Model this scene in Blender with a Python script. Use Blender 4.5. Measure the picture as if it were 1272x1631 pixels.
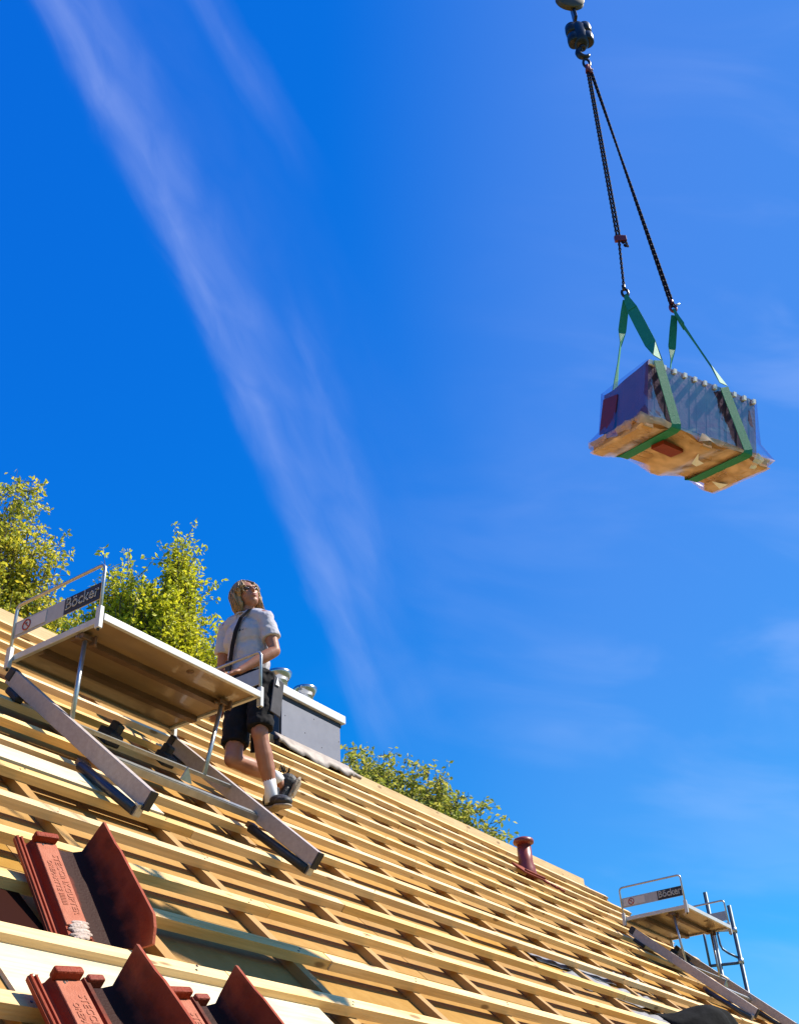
import bpy, bmesh, math, random
import numpy as np
from mathutils import Vector, Matrix
random.seed(7); np.random.seed(7)
sc = bpy.context.scene
for o in list(bpy.data.objects): bpy.data.objects.remove(o)
C = sc.collection
rad = math.radians
Z0 = 7.4                      # camera height above the lawn
AL = rad(42.172); CA, SA = math.cos(AL), math.sin(AL)
HR = 1.15                     # camera distance to the batten plane

# ------------------------------------------------------------------ camera
RT = Vector((0.5396, -0.8394, -0.0627)); 
pitch, roll, yaw = rad(34.7325), rad(-3.5956), rad(57.2442)
fw = Vector((math.sin(yaw)*math.cos(pitch), math.cos(yaw)*math.cos(pitch), math.sin(pitch)))
r0 = Vector((math.cos(yaw), -math.sin(yaw), 0)); u0 = r0.cross(fw)
RT = math.cos(roll)*r0 + math.sin(roll)*u0; UP = -math.sin(roll)*r0 + math.cos(roll)*u0
cam = bpy.data.cameras.new('camera'); co = bpy.data.objects.new('camera', cam); C.objects.link(co)
m = Matrix((RT, UP, -fw)).transposed().to_4x4(); m.translation = (0, 0, Z0); co.matrix_world = m
cam.sensor_fit = 'HORIZONTAL'; cam.sensor_width = 36; cam.lens = 36*1734.246/1272
cam.clip_start = .05; cam.clip_end = 4000
sc.camera = co

# ------------------------------------------------------------------ sun and sky
SUN = Vector((.46, -.575, .828)).normalized()
el = math.asin(SUN.z); az = math.atan2(SUN.x, SUN.y)
sl_ = bpy.data.lights.new('sun', 'SUN'); sl_.energy = 5.0; sl_.angle = rad(.55); sl_.color = (1, .93, .82)
so = bpy.data.objects.new('sun', sl_); C.objects.link(so); so.location = (0, 0, 30)
so.rotation_euler = SUN.to_track_quat('Z', 'Y').to_euler()
w = bpy.data.worlds.new('World'); sc.world = w; w.use_nodes = True
nt = w.node_tree; nt.nodes.clear()
def N(t, ty, **k):
    n = t.nodes.new(ty)
    for a, v in k.items():
        if a.startswith('i_'): n.inputs[int(a[2:])].default_value = v
        else: setattr(n, a, v)
    return n
def M(t, op, a, b=None, c=None, clamp=False):
    n = t.nodes.new('ShaderNodeMath'); n.operation = op; n.use_clamp = clamp
    for i, v in enumerate((a, b, c)):
        if v is None: continue
        if isinstance(v, (int, float)): n.inputs[i].default_value = v
        else: t.links.new(v, n.inputs[i])
    return n.outputs[0]
sky = N(nt, 'ShaderNodeTexSky', sky_type='NISHITA', sun_disc=False, sun_elevation=el, sun_rotation=az,
        altitude=1200, air_density=1.0, dust_density=.25, ozone_density=4.0)
tc = N(nt, 'ShaderNodeTexCoord')
def dot(v):
    n = N(nt, 'ShaderNodeVectorMath', operation='DOT_PRODUCT'); n.inputs[1].default_value = v
    nt.links.new(tc.outputs['Generated'], n.inputs[0]); return n.outputs['Value']
# high clouds: a flat cirrus sheet far above; the streaks follow lines on that patch of sky
dw = M(nt, 'MAXIMUM', dot(fw), .05)
U = M(nt, 'DIVIDE', dot(RT), dw); V = M(nt, 'MULTIPLY', M(nt, 'DIVIDE', dot(UP), dw), -1)
FX = 1734.246
Xp = M(nt, 'MULTIPLY', U, FX/1000.); Yp = M(nt, 'MULTIPLY', V, FX/1000.)     # about -.64..+.64, -.82..+.82
Xq = M(nt, 'ADD', Xp, .636); Yq = M(nt, 'ADD', Yp, .8155)
cv = N(nt, 'ShaderNodeCombineXYZ'); nt.links.new(Xq, cv.inputs[0]); nt.links.new(Yq, cv.inputs[1])
def noise(scale, sx, sy, rot, det=5, dist=.6, off=0):
    m0 = N(nt, 'ShaderNodeMapping'); m0.inputs['Rotation'].default_value = (0, 0, rot); nt.links.new(cv.outputs[0], m0.inputs[0])
    mp = N(nt, 'ShaderNodeMapping'); mp.inputs['Scale'].default_value = (sx, sy, 1)
    mp.inputs['Location'].default_value = (off, off*.7, off)
    nt.links.new(m0.outputs[0], mp.inputs[0])
    n = N(nt, 'ShaderNodeTexNoise'); n.inputs['Scale'].default_value = scale; n.inputs['Detail'].default_value = det
    n.inputs['Distortion'].default_value = dist; nt.links.new(mp.outputs[0], n.inputs['Vector']); return n.outputs['Fac']
nz1 = noise(3, 5, 1.2, rad(27)); nz2 = noise(9, 3, 1, rad(27), off=3); nz3 = noise(2.2, 1, 3, rad(-8), off=9)
def ramp(v, pts):
    n = N(nt, 'ShaderNodeValToRGB'); e = n.color_ramp.elements
    e[0].position, e[0].color = pts[0][0], (pts[0][1],)*3+(1,)
    e[1].position, e[1].color = pts[-1][0], (pts[-1][1],)*3+(1,)
    for p, c in pts[1:-1]:
        q = e.new(p); q.color = (c,)*3+(1,)
    n.color_ramp.interpolation = 'EASE'
    nt.links.new(v, n.inputs[0]); return n.outputs[0]
def streak(x0, k, q, wl, wr, ylo, yhi, amp):
    wob = M(nt, 'MULTIPLY', M(nt, 'SUBTRACT', nz1, .5), .07)
    cx = M(nt, 'ADD', M(nt, 'ADD', M(nt, 'MULTIPLY', Yq, k), x0), M(nt, 'MULTIPLY', M(nt, 'MULTIPLY', Yq, Yq), q))
    d = M(nt, 'ADD', M(nt, 'SUBTRACT', Xq, cx), wob)
    tt = M(nt, 'ADD', M(nt, 'MULTIPLY', d, 1/(wl+wr)), wl/(wl+wr))
    a = ramp(tt, [(0, 0), (wl/(wl+wr)*.7, .8), (wl/(wl+wr), 1), (min(.97, wl/(wl+wr)+.22), .45), (1, 0)])
    b = ramp(M(nt, 'ADD', M(nt, 'MULTIPLY', Yq, .5), .1), [(max(0.001, ylo*.5+.1-.06), 0), (ylo*.5+.12, 1), (yhi*.5+.0, .8), (yhi*.5+.13, 0)])
    g = M(nt, 'ADD', M(nt, 'MULTIPLY', nz2, 1.3), .3)
    return M(nt, 'MULTIPLY', M(nt, 'MULTIPLY', M(nt, 'MULTIPLY', a, b), g), amp)
s1 = streak(.085, .565, -.10, .050, .125, -.15, 1.24, .115)
s1b = streak(.12, .575, -.10, .10, .26, -.15, 1.02, .045)
s2 = streak(.325, .57, 0, .035, .06, -.15, .27, .07)
s3 = streak(.30, .40, -.10, .03, .05, .55, 1.0, .05)
wis = M(nt, 'MULTIPLY', ramp(nz3, [(.42, 0), (.75, 1)]), ramp(M(nt, 'ADD', M(nt,'MULTIPLY',Xq,.55), M(nt, 'MULTIPLY', Yq, .25)), [(.45, 0), (.9, .11)]))
veil = ramp(Xq, [(.50, 0), (1.1, .07)])
tot = M(nt, 'ADD', M(nt, 'ADD', M(nt, 'ADD', M(nt, 'ADD', s1, s2), M(nt, 'ADD', s3, s1b)), wis), veil, clamp=True)
hsv = N(nt, 'ShaderNodeHueSaturation'); hsv.inputs['Saturation'].default_value = 1.22; hsv.inputs['Hue'].default_value = .502; hsv.inputs['Value'].default_value = 1.0
nt.links.new(sky.outputs[0], hsv.inputs['Color'])
sp = N(nt, 'ShaderNodeSeparateColor'); nt.links.new(hsv.outputs[0], sp.inputs[0]); cb_ = N(nt, 'ShaderNodeCombineColor')
for i_, (g_, o_) in enumerate(((1.3, -1.45), (1.05, .22), (.62, 3.9))):
    nt.links.new(M(nt, 'MAXIMUM', M(nt, 'MULTIPLY_ADD', sp.outputs[i_], g_, o_), .02), cb_.inputs[i_])
mx = N(nt, 'ShaderNodeMix', data_type='RGBA'); nt.links.new(tot, mx.inputs['Factor'])
nt.links.new(cb_.outputs[0], mx.inputs[6]); mx.inputs[7].default_value = (6.6, 7.2, 9.6, 1)
bg = N(nt, 'ShaderNodeBackground'); bg.inputs['Strength'].default_value = .073
nt.links.new(mx.outputs[2], bg.inputs['Color'])
ow = N(nt, 'ShaderNodeOutputWorld'); nt.links.new(bg.outputs[0], ow.inputs[0])
vs = sc.view_settings; vs.view_transform = 'Standard'; vs.look = 'None'; vs.exposure = 0.9; vs.gamma = 1
try: vs.use_curve_mapping = False
except Exception: pass
sc.render.engine = 'CYCLES'
sc.cycles.max_bounces = 8; sc.cycles.transparent_max_bounces = 16

# ------------------------------------------------------------------ helpers
EX = Vector((1, 0, 0)); ES = Vector((0, CA, SA)); EN = Vector((0, -SA, CA))
def RW(X, S, o):              # roof frame: along eaves, up the slope, out of the batten plane
    return EX*X + ES*S + EN*(o-HR) + Vector((0, 0, Z0))
ROOF = Matrix((EX, ES, EN)).transposed()
def wp(x, y, z): return Vector((x, y, z+Z0))

def link(name, me, mat=None, parent=None, loc=None):
    o = bpy.data.objects.new(name, me); C.objects.link(o)
    if mat is not None and me is not None and len(me.materials) == 0: me.materials.append(mat)
    if parent is not None: o.parent = parent
    if loc is not None: o.location = loc
    return o
def tag(o, label, cat, group=None, kind=None):
    if label: o['label'] = label
    if cat: o['category'] = cat
    if group: o['group'] = group
    if kind: o['kind'] = kind
    return o
def empty(name, loc=(0, 0, 0), mat3=None):
    o = bpy.data.objects.new(name, None); C.objects.link(o); o.empty_display_size = .1
    mm = (mat3.to_4x4() if mat3 is not None else Matrix.Identity(4)); mm.translation = Vector(loc); o.matrix_world = mm
    return o
def mesh(name, v, f, smooth=False):
    me = bpy.data.meshes.new(name); me.from_pydata([tuple(p) for p in v], [], f); me.update()
    if smooth:
        for p in me.polygons: p.use_smooth = True
    return me
class B:
    def __init__(s): s.v = []; s.f = []; s.sm = []
    def box(s, c, d, mat3=None, jitter=0):
        c = Vector(c); h = Vector(d)/2; n = len(s.v)
        for k in range(8):
            p = Vector((h.x*(1 if k & 1 else -1), h.y*(1 if k & 2 else -1), h.z*(1 if k & 4 else -1)))
            if mat3 is not None: p = mat3 @ p
            s.v.append(c+p)
        for q in ((0, 2, 3, 1), (4, 5, 7, 6), (0, 1, 5, 4), (2, 6, 7, 3), (0, 4, 6, 2), (1, 3, 7, 5)): s.f.append([n+i for i in q]); s.sm.append(False)
        return s
    def bar(s, a, b, wd, ht, up=(0, 0, 1)):
        a, b = Vector(a), Vector(b); d = (b-a); L = d.length; x = d/L; z = Vector(up); y = z.cross(x).normalized(); z = x.cross(y)
        return s.box((a+b)/2, (L, wd, ht), Matrix((x, y, z)).transposed())
    def tube(s, pts, r, n=8, cap=True, smooth=True):
        pts = [Vector(p) for p in pts]; m_ = len(pts); rr = r if isinstance(r, (list, tuple)) else [r]*m_
        base = len(s.v); prev = None
        for i, p in enumerate(pts):
            t = (pts[min(i+1, m_-1)]-pts[max(i-1, 0)]).normalized()
            if prev is None:
                a = t.orthogonal().normalized()
            else:
                a = (prev - t*prev.dot(t)); a = a.normalized() if a.length > 1e-6 else t.orthogonal().normalized()
            prev = a; b = t.cross(a)
            for k in range(n):
                an = 2*math.pi*k/n; s.v.append(p+(a*math.cos(an)+b*math.sin(an))*rr[i])
        for i in range(m_-1):
            for k in range(n):
                k2 = (k+1) % n; s.f.append([base+i*n+k, base+i*n+k2, base+(i+1)*n+k2, base+(i+1)*n+k]); s.sm.append(smooth)
        if cap:
            s.f.append([base+k for k in range(n)][::-1]); s.sm.append(False)
            s.f.append([base+(m_-1)*n+k for k in range(n)]); s.sm.append(False)
        return s
    def lathe(s, c, prof, n=20, mat3=None):
        base = len(s.v); c = Vector(c)
        for (r, z) in prof:
            for k in range(n):
                an = 2*math.pi*k/n; p = Vector((r*math.cos(an), r*math.sin(an), z))
                if mat3 is not None: p = mat3 @ p
                s.v.append(c+p)
        for i in range(len(prof)-1):
            for k in range(n):
                k2 = (k+1) % n; s.f.append([base+i*n+k, base+i*n+k2, base+(i+1)*n+k2, base+(i+1)*n+k]); s.sm.append(True)
        s.f.append([base+k for k in range(n)][::-1]); s.sm.append(False)
        s.f.append([base+(len(prof)-1)*n+k for k in range(n)]); s.sm.append(False)
        return s
    def ell(s, c, r, n=12, m_=8, mat3=None):
        base = len(s.v); c = Vector(c)
        for i in range(1, m_):
            t = math.pi*i/m_
            for k in range(n):
                an = 2*math.pi*k/n; p = Vector((r[0]*math.sin(t)*math.cos(an), r[1]*math.sin(t)*math.sin(an), r[2]*math.cos(t)))
                s.v.append(c+(mat3 @ p if mat3 is not None else p))
        for zz, sg in ((0, 1), (1, -1)):
            p = Vector((0, 0, r[2]*sg)); s.v.append(c+(mat3 @ p if mat3 is not None else p))
        for i in range(m_-2):
            for k in range(n):
                k2 = (k+1) % n; s.f.append([base+i*n+k, base+(i+1)*n+k, base+(i+1)*n+k2, base+i*n+k2]); s.sm.append(True)
        tp = base+(m_-1)*n; bt = tp+1
        for k in range(n):
            k2 = (k+1) % n; s.f.append([tp, base+k, base+k2]); s.sm.append(True)
            s.f.append([bt, base+(m_-2)*n+k2, base+(m_-2)*n+k]); s.sm.append(True)
        return s
    def mesh(s, name):
        me = bpy.data.meshes.new(name); me.from_pydata([tuple(p) for p in s.v], [], s.f); me.update()
        me.polygons.foreach_set('use_smooth', s.sm); return me
    def obj(s, name, mat, parent=None, bevel=0, loc=None):
        me = s.mesh(name)
        if bevel:
            bm = bmesh.new(); bm.from_mesh(me)
            bmesh.ops.bevel(bm, geom=[e for e in bm.edges if len(e.link_faces) == 2 and e.calc_face_angle(0) > .6], offset=bevel, segments=2, affect='EDGES', profile=.5)
            bm.to_mesh(me); bm.free()
        return link(name, me, mat, parent, loc)

# ------------------------------------------------------------------ materials
def mat(name, col, rough=.6, metal=0, spec=.5, n_amt=0, n_scale=20, col2=None, bump=0, b_scale=60, objrand=0, stretch=None, knots=False, coat=0, trans=0):
    m_ = bpy.data.materials.new(name); m_.use_nodes = True; t = m_.node_tree; bs = t.nodes['Principled BSDF']
    if not name.startswith(('spruce_batten', 'pale_wea', 'ridge_b', 'white_', 'tile_nose')): col = tuple(c*.75 for c in col); col2 = tuple(c*.75 for c in col2) if col2 else None
    bs.inputs['Roughness'].default_value = rough; bs.inputs['Metallic'].default_value = metal
    bs.inputs['Specular IOR Level'].default_value = spec
    if coat: bs.inputs['Coat Weight'].default_value = coat
    tcn = N(t, 'ShaderNodeTexCoord'); mp = N(t, 'ShaderNodeMapping'); oi = N(t, 'ShaderNodeObjectInfo')
    t.links.new(tcn.outputs['Object'], mp.inputs[0])
    cr = N(t, 'ShaderNodeCombineXYZ'); rnd = M(t, 'MULTIPLY', oi.outputs['Random'], 37.0)
    t.links.new(rnd, cr.inputs[0]); t.links.new(rnd, cr.inputs[1]); t.links.new(rnd, cr.inputs[2]); t.links.new(cr.outputs[0], mp.inputs['Location'])
    if stretch: mp.inputs['Scale'].default_value = stretch
    nz = N(t, 'ShaderNodeTexNoise'); nz.inputs['Scale'].default_value = n_scale; nz.inputs['Detail'].default_value = 6; nz.inputs['Roughness'].default_value = .6
    t.links.new(mp.outputs[0], nz.inputs['Vector'])
    c1 = N(t, 'ShaderNodeMix', data_type='RGBA'); c1.inputs[6].default_value = (*col, 1); c1.inputs[7].default_value = (*(col2 or col), 1)
    rp = N(t, 'ShaderNodeMapRange'); rp.inputs[1].default_value = .3; rp.inputs[2].default_value = .7
    t.links.new(nz.outputs['Fac'], rp.inputs[0]); t.links.new(rp.outputs[0], c1.inputs['Factor'])
    out = c1.outputs[2]
    if objrand:
        h = N(t, 'ShaderNodeHueSaturation'); v = M(t, 'ADD', M(t, 'MULTIPLY', oi.outputs['Random'], objrand), 1-objrand/2)
        t.links.new(v, h.inputs['Value']); t.links.new(M(t, 'ADD', M(t, 'MULTIPLY', M(t, 'FRACT', M(t, 'MULTIPLY', oi.outputs['Random'], 17.3)), objrand*.8), 1-objrand*.4), h.inputs['Saturation'])
        t.links.new(out, h.inputs['Color']); out = h.outputs[0]
    if knots:
        mk = N(t, 'ShaderNodeMapping'); mk.inputs['Scale'].default_value = (3.2, 9, 9); t.links.new(tcn.outputs['Object'], mk.inputs[0]); t.links.new(cr.outputs[0], mk.inputs['Location'])
        vo = N(t, 'ShaderNodeTexVoronoi'); vo.inputs['Scale'].default_value = 1.0; t.links.new(mk.outputs[0], vo.inputs['Vector'])
        kr = N(t, 'ShaderNodeMapRange'); kr.inputs[1].default_value = .09; kr.inputs[2].default_value = .15; kr.inputs[3].default_value = .75; kr.inputs[4].default_value = 0
        t.links.new(vo.outputs['Distance'], kr.inputs[0])
        km = N(t, 'ShaderNodeMix', data_type='RGBA'); km.inputs[7].default_value = (.16, .075, .025, 1)
        t.links.new(out, km.inputs[6]); t.links.new(kr.outputs[0], km.inputs['Factor']); out = km.outputs[2]
        # long grain lines
        mg = N(t, 'ShaderNodeMapping'); mg.inputs['Scale'].default_value = (1.2, 55, 55); t.links.new(tcn.outputs['Object'], mg.inputs[0]); t.links.new(cr.outputs[0], mg.inputs['Location'])
        ng = N(t, 'ShaderNodeTexNoise'); ng.inputs['Scale'].default_value = 1.6; ng.inputs['Detail'].default_value = 3; t.links.new(mg.outputs[0], ng.inputs['Vector'])
        gr = N(t, 'ShaderNodeMapRange'); gr.inputs[1].default_value = .35; gr.inputs[2].default_value = .65; gr.inputs[3].default_value = .86; gr.inputs[4].default_value = 1.06
        t.links.new(ng.outputs['Fac'], gr.inputs[0])
        hg = N(t, 'ShaderNodeHueSaturation'); t.links.new(out, hg.inputs['Color']); t.links.new(gr.outputs[0], hg.inputs['Value']); out = hg.outputs[0]
    t.links.new(out, bs.inputs['Base Color'])
    if bump:
        nb = N(t, 'ShaderNodeTexNoise'); nb.inputs['Scale'].default_value = b_scale; nb.inputs['Detail'].default_value = 5
        t.links.new(mp.outputs[0], nb.inputs['Vector'])
        bp = N(t, 'ShaderNodeBump'); bp.inputs['Strength'].default_value = bump; bp.inputs['Distance'].default_value = .01
        t.links.new(nb.outputs['Fac'], bp.inputs['Height']); t.links.new(bp.outputs[0], bs.inputs['Normal'])
    return m_
WOOD = mat('spruce_batten', (.63, .39, .15), .6, col2=(.79, .57, .29), n_scale=1.5, stretch=(1, 8, 8), bump=.25, b_scale=30, objrand=.26, knots=True, spec=.15)
WOODC = mat('spruce_counter_batten', (.44, .235, .07), .65, col2=(.54, .31, .10), n_scale=1.5, stretch=(8, 1, 8), bump=.2, b_scale=30, objrand=.14, spec=.3)
FIBRE = mat('wood_fibre_board', (.40, .215, .055), .85, col2=(.47, .27, .08), n_scale=14, bump=.25, b_scale=220, objrand=.16, spec=.1)
PALE = mat('pale_weathered_wood', (.52, .42, .26), .75, col2=(.64, .55, .38), n_scale=4, stretch=(1, 4, 4), bump=.3, b_scale=30, knots=True, spec=.3)
RIDGE = mat('ridge_board', (.52, .35, .16), .65, col2=(.60, .43, .22), n_scale=4, stretch=(1, 5, 5), bump=.2, knots=True, spec=.3)
CLAY = mat('clay_tile', (.25, .034, .013), .6, col2=(.34, .062, .026), n_scale=11, bump=.5, b_scale=120, spec=.18, objrand=.12)
CLAYL = mat('clay_tile_paler', (.46, .135, .07), .75, col2=(.54, .19, .11), n_scale=40, bump=.4, b_scale=220, spec=.25)  # paler clay for the rib and its lettering
LIME = mat('lime_residue', (.48, .34, .27), .9, col2=(.66, .55, .47), n_scale=60, bump=.8, b_scale=90, spec=.2)
REDP = mat('red_vent_plastic', (.24, .035, .02), .38, col2=(.30, .05, .03), n_scale=12, spec=.5)
ALU = mat('brushed_aluminium', (.42, .36, .32), .38, .75, col2=(.52, .45, .40), n_scale=5, stretch=(1, 20, 20), bump=.15, b_scale=40)
ALUR = mat('aluminium_rail', (.46, .38, .34), .5, .2, col2=(.58, .49, .44), n_scale=7, stretch=(1, 6, 6), bump=.15, b_scale=40)
ALUW = mat('bright_aluminium_edge', (.60, .59, .56), .45, .25, col2=(.68, .67, .64), n_scale=12, spec=.5)
ZINC = mat('galvanised_steel', (.45, .46, .44), .35, .8, col2=(.60, .61, .58), n_scale=26, bump=.12, b_scale=50)
PLY = mat('platform_plywood', (.24, .145, .07), .38, col2=(.34, .22, .11), n_scale=3.5, stretch=(1, 3, 3), bump=.12, b_scale=10, spec=.6, coat=.25)
PLYB = mat('platform_beam', (.15, .075, .035), .5, .2, col2=(.20, .11, .06), n_scale=8)
RUBB = mat('black_rubber', (.012, .012, .014), .6, col2=(.025, .025, .028), n_scale=30)
TUBEB = mat('dark_tube_pad', (.03, .035, .055), .3, .3, col2=(.05, .055, .08), n_scale=10)
DARKM = mat('dark_oily_steel', (.02, .02, .026), .32, .7, col2=(.05, .045, .045), n_scale=30)
CHAINM = mat('dark_chain_steel', (.008, .008, .022), .8, 0, spec=.15, col2=(.02, .016, .03), n_scale=60)
REDM = mat('red_chain_hook', (.22, .02, .02), .4, .2, col2=(.14, .015, .02), n_scale=60)
SHEAVE = mat('sheave_grey_yellow', (.09, .075, .03), .6, 0, col2=(.04, .035, .03), n_scale=12)
GREEN = mat('green_webbing', (.01, .22, .12), .65, col2=(.02, .30, .17), n_scale=80, bump=.3, b_scale=200, spec=.3)
CLAD = mat('chimney_cladding_metal', (.21, .21, .25), .45, 0, col2=(.25, .25, .29), n_scale=8, bump=.05, b_scale=8)
CLADD = mat('chimney_trim_and_shade', (.02, .022, .03), .5, .2, col2=(.03, .03, .04), n_scale=9)  # trim colour, also painted-in shade on the side panels
WHITEM = mat('pale_metal_cap', (.74, .75, .76), .4, .2, col2=(.82, .82, .82), n_scale=10)
STEEL = mat('stainless_flue', (.52, .54, .55), .22, .95, col2=(.62, .62, .62), n_scale=6, bump=.06, b_scale=14)
LEAD = mat('flashing_apron', (.26, .21, .18), .6, .1, col2=(.42, .36, .31), n_scale=10, bump=.6, b_scale=14)
FELT = mat('grey_roofing_felt', (.17, .17, .19), .7, col2=(.30, .30, .32), n_scale=9, bump=.8, b_scale=14)
BLACKF = mat('black_membrane', (.004, .004, .004), .9, spec=.1, col2=(.02, .02, .02), n_scale=9, bump=.6, b_scale=14)
SIGNG = mat('sign_grey', (.42, .42, .42), .5, .1, col2=(.50, .50, .50), n_scale=20)
SIGNL = mat('sign_sticker', (.62, .60, .58), .5, col2=(.68, .66, .64), n_scale=20)
SIGNK = mat('sign_black', (.012, .012, .016), .5)
SIGNW = mat('sign_white_print', (.78, .78, .76), .5)
SIGNR = mat('sign_red_print', (.45, .04, .03), .5)
BLUEST = mat('blue_grey_scaffold_tube', (.06, .10, .15), .4, .5, col2=(.12, .16, .20), n_scale=20)
PLASTER = mat('house_render', (.62, .58, .50), .9, col2=(.70, .66, .58), n_scale=6, bump=.3, b_scale=120)
GRASS = mat('lawn_ground', (.09, .13, .035), .95, col2=(.16, .17, .06), n_scale=.4, bump=.4, b_scale=8)
SKIN = mat('skin', (.36, .145, .08), .5, col2=(.43, .19, .11), n_scale=14, spec=.4)
SKIN.node_tree.nodes['Principled BSDF'].inputs['Subsurface Weight'].default_value = .08
SKIN.node_tree.nodes['Principled BSDF'].inputs['Subsurface Radius'].default_value = (.02, .008, .004)
SHIRT = mat('light_tshirt', (.50, .48, .53), .9, col2=(.56, .54, .58), n_scale=9, bump=.25, b_scale=12, spec=.2)
SHORT = mat('black_work_shorts', (.006, .005, .006), .9, col2=(.012, .011, .012), n_scale=14, bump=.4, b_scale=20, spec=.25)
GREYC = mat('grey_cloth_panel', (.035, .033, .042), .85, col2=(.06, .058, .07), n_scale=14)
HAIR = mat('blond_hair', (.32, .17, .06), .45, col2=(.52, .33, .13), n_scale=30, stretch=(3, 3, .4), bump=.6, b_scale=60, spec=.5)
SOCK = mat('white_sock', (.70, .70, .74), .9, col2=(.78, .78, .80), n_scale=40)
SHOE = mat('black_shoe', (.012, .012, .013), .6, col2=(.035, .033, .035), n_scale=30, bump=.5, b_scale=60)
SOLE = mat('shoe_sole', (.30, .24, .17), .8, col2=(.42, .34, .25), n_scale=40)
LACE = mat('shoe_lace', (.35, .34, .34), .8)
GLASSES = mat('dark_glasses', (.02, .01, .01), .1, spec=.8)
LIP = mat('lips', (.38, .10, .09), .45)
BARK = mat('tree_bark', (.06, .05, .04), .9, col2=(.11, .09, .07), n_scale=6, bump=.6, b_scale=20)
def leafmat(name, c1, c2, c3):
    m_ = bpy.data.materials.new(name); m_.use_nodes = True; t = m_.node_tree; t.nodes.clear()
    g = N(t, 'ShaderNodeNewGeometry'); cr = N(t, 'ShaderNodeValToRGB'); e = cr.color_ramp.elements
    e[0].color = (*c1, 1); e[1].color = (*c3, 1); q = e.new(.5); q.color = (*c2, 1)
    t.links.new(g.outputs['Random Per Island'], cr.inputs[0])
    a = N(t, 'ShaderNodeBsdfPrincipled'); a.inputs['Roughness'].default_value = .5; a.inputs['Specular IOR Level'].default_value = .3; t.links.new(cr.outputs[0], a.inputs['Base Color'])
    b = N(t, 'ShaderNodeBsdfTranslucent'); hs = N(t, 'ShaderNodeHueSaturation'); hs.inputs['Value'].default_value = 1.3; t.links.new(cr.outputs[0], hs.inputs['Color']); t.links.new(hs.outputs[0], b.inputs[0])
    mm = N(t, 'ShaderNodeMixShader'); mm.inputs[0].default_value = .42; t.links.new(a.outputs[0], mm.inputs[1]); t.links.new(b.outputs[0], mm.inputs[2])
    o = N(t, 'ShaderNodeOutputMaterial'); t.links.new(mm.outputs[0], o.inputs[0]); return m_
LEAFA = leafmat('leaf_ochre_green', (.19, .24, .025), (.48, .46, .04), (.70, .56, .05))
LEAFB = leafmat('leaf_yellow_green', (.24, .28, .015), (.50, .50, .025), (.68, .62, .04))
LEAFC = leafmat('leaf_olive', (.16, .20, .03), (.33, .35, .05), (.52, .45, .08))
# clear wrapping film
FILM = bpy.data.materials.new('clear_wrapping_film'); FILM.use_nodes = True; t = FILM.node_tree; t.nodes.clear()
tr = N(t, 'ShaderNodeBsdfTransparent'); tr.inputs[0].default_value = (.86, .80, .92, 1)
gl = N(t, 'ShaderNodeBsdfGlossy'); gl.inputs['Roughness'].default_value = .12
df = N(t, 'ShaderNodeBsdfDiffuse'); df.inputs[0].default_value = (.75, .75, .78, 1)
fr = N(t, 'ShaderNodeFresnel'); fr.inputs[0].default_value = 1.5
tcn = N(t, 'ShaderNodeTexCoord'); nb = N(t, 'ShaderNodeTexNoise'); nb.inputs['Scale'].default_value = 5; nb.inputs['Detail'].default_value = 2; nb.inputs['Distortion'].default_value = .6
t.links.new(tcn.outputs['Object'], nb.inputs['Vector'])
bp = N(t, 'ShaderNodeBump'); bp.inputs['Strength'].default_value = .5; bp.inputs['Distance'].default_value = .03; t.links.new(nb.outputs['Fac'], bp.inputs['Height'])
t.links.new(bp.outputs[0], gl.inputs['Normal']); t.links.new(bp.outputs[0], fr.inputs['Normal'])
m1 = N(t, 'ShaderNodeMixShader'); t.links.new(M(t, 'ADD', M(t, 'MULTIPLY', fr.outputs[0], .20), .012, clamp=True), m1.inputs[0]); t.links.new(tr.outputs[0], m1.inputs[1]); t.links.new(gl.outputs[0], m1.inputs[2])
m2 = N(t, 'ShaderNodeMixShader'); m2.inputs[0].default_value = .004; t.links.new(m1.outputs[0], m2.inputs[1]); t.links.new(df.outputs[0], m2.inputs[2])
o_ = N(t, 'ShaderNodeOutputMaterial'); t.links.new(m2.outputs[0], o_.inputs[0])

# ------------------------------------------------------------------ ground
me = mesh('ground', [(-1500, -1500, 0), (1500, -1500, 0), (1500, 1500, 0), (-1500, 1500, 0)], [(0, 1, 2, 3)])
tag(link('ground', me, GRASS), None, None, kind='structure')

# ------------------------------------------------------------------ house
house = empty('house', (0, 0, 0))
tag(house, 'house whose pitched roof is stripped to new pale wooden battens over yellow boards', 'house')
XL, XR = -3.0, 13.95; SE, SR = .75, 7.50; GA = .3555
def par(o, root):            # keep world placement when parenting
    mw = o.matrix_world.copy(); o.parent = root; o.matrix_parent_inverse = root.matrix_world.inverted(); return o
def roofobj(name, me, mt, X, S, o, rz=0, parent=house, dn=0):
    ob = bpy.data.objects.new(name, me); C.objects.link(ob)
    if len(me.materials) == 0: me.materials.append(mt)
    mm = (ROOF @ Matrix.Rotation(rz, 3, 'Z') @ Matrix.Rotation(dn, 3, 'Y')).to_4x4(); mm.translation = RW(X, S, o)
    ob.parent = parent; ob.matrix_world = mm
    return ob
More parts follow.
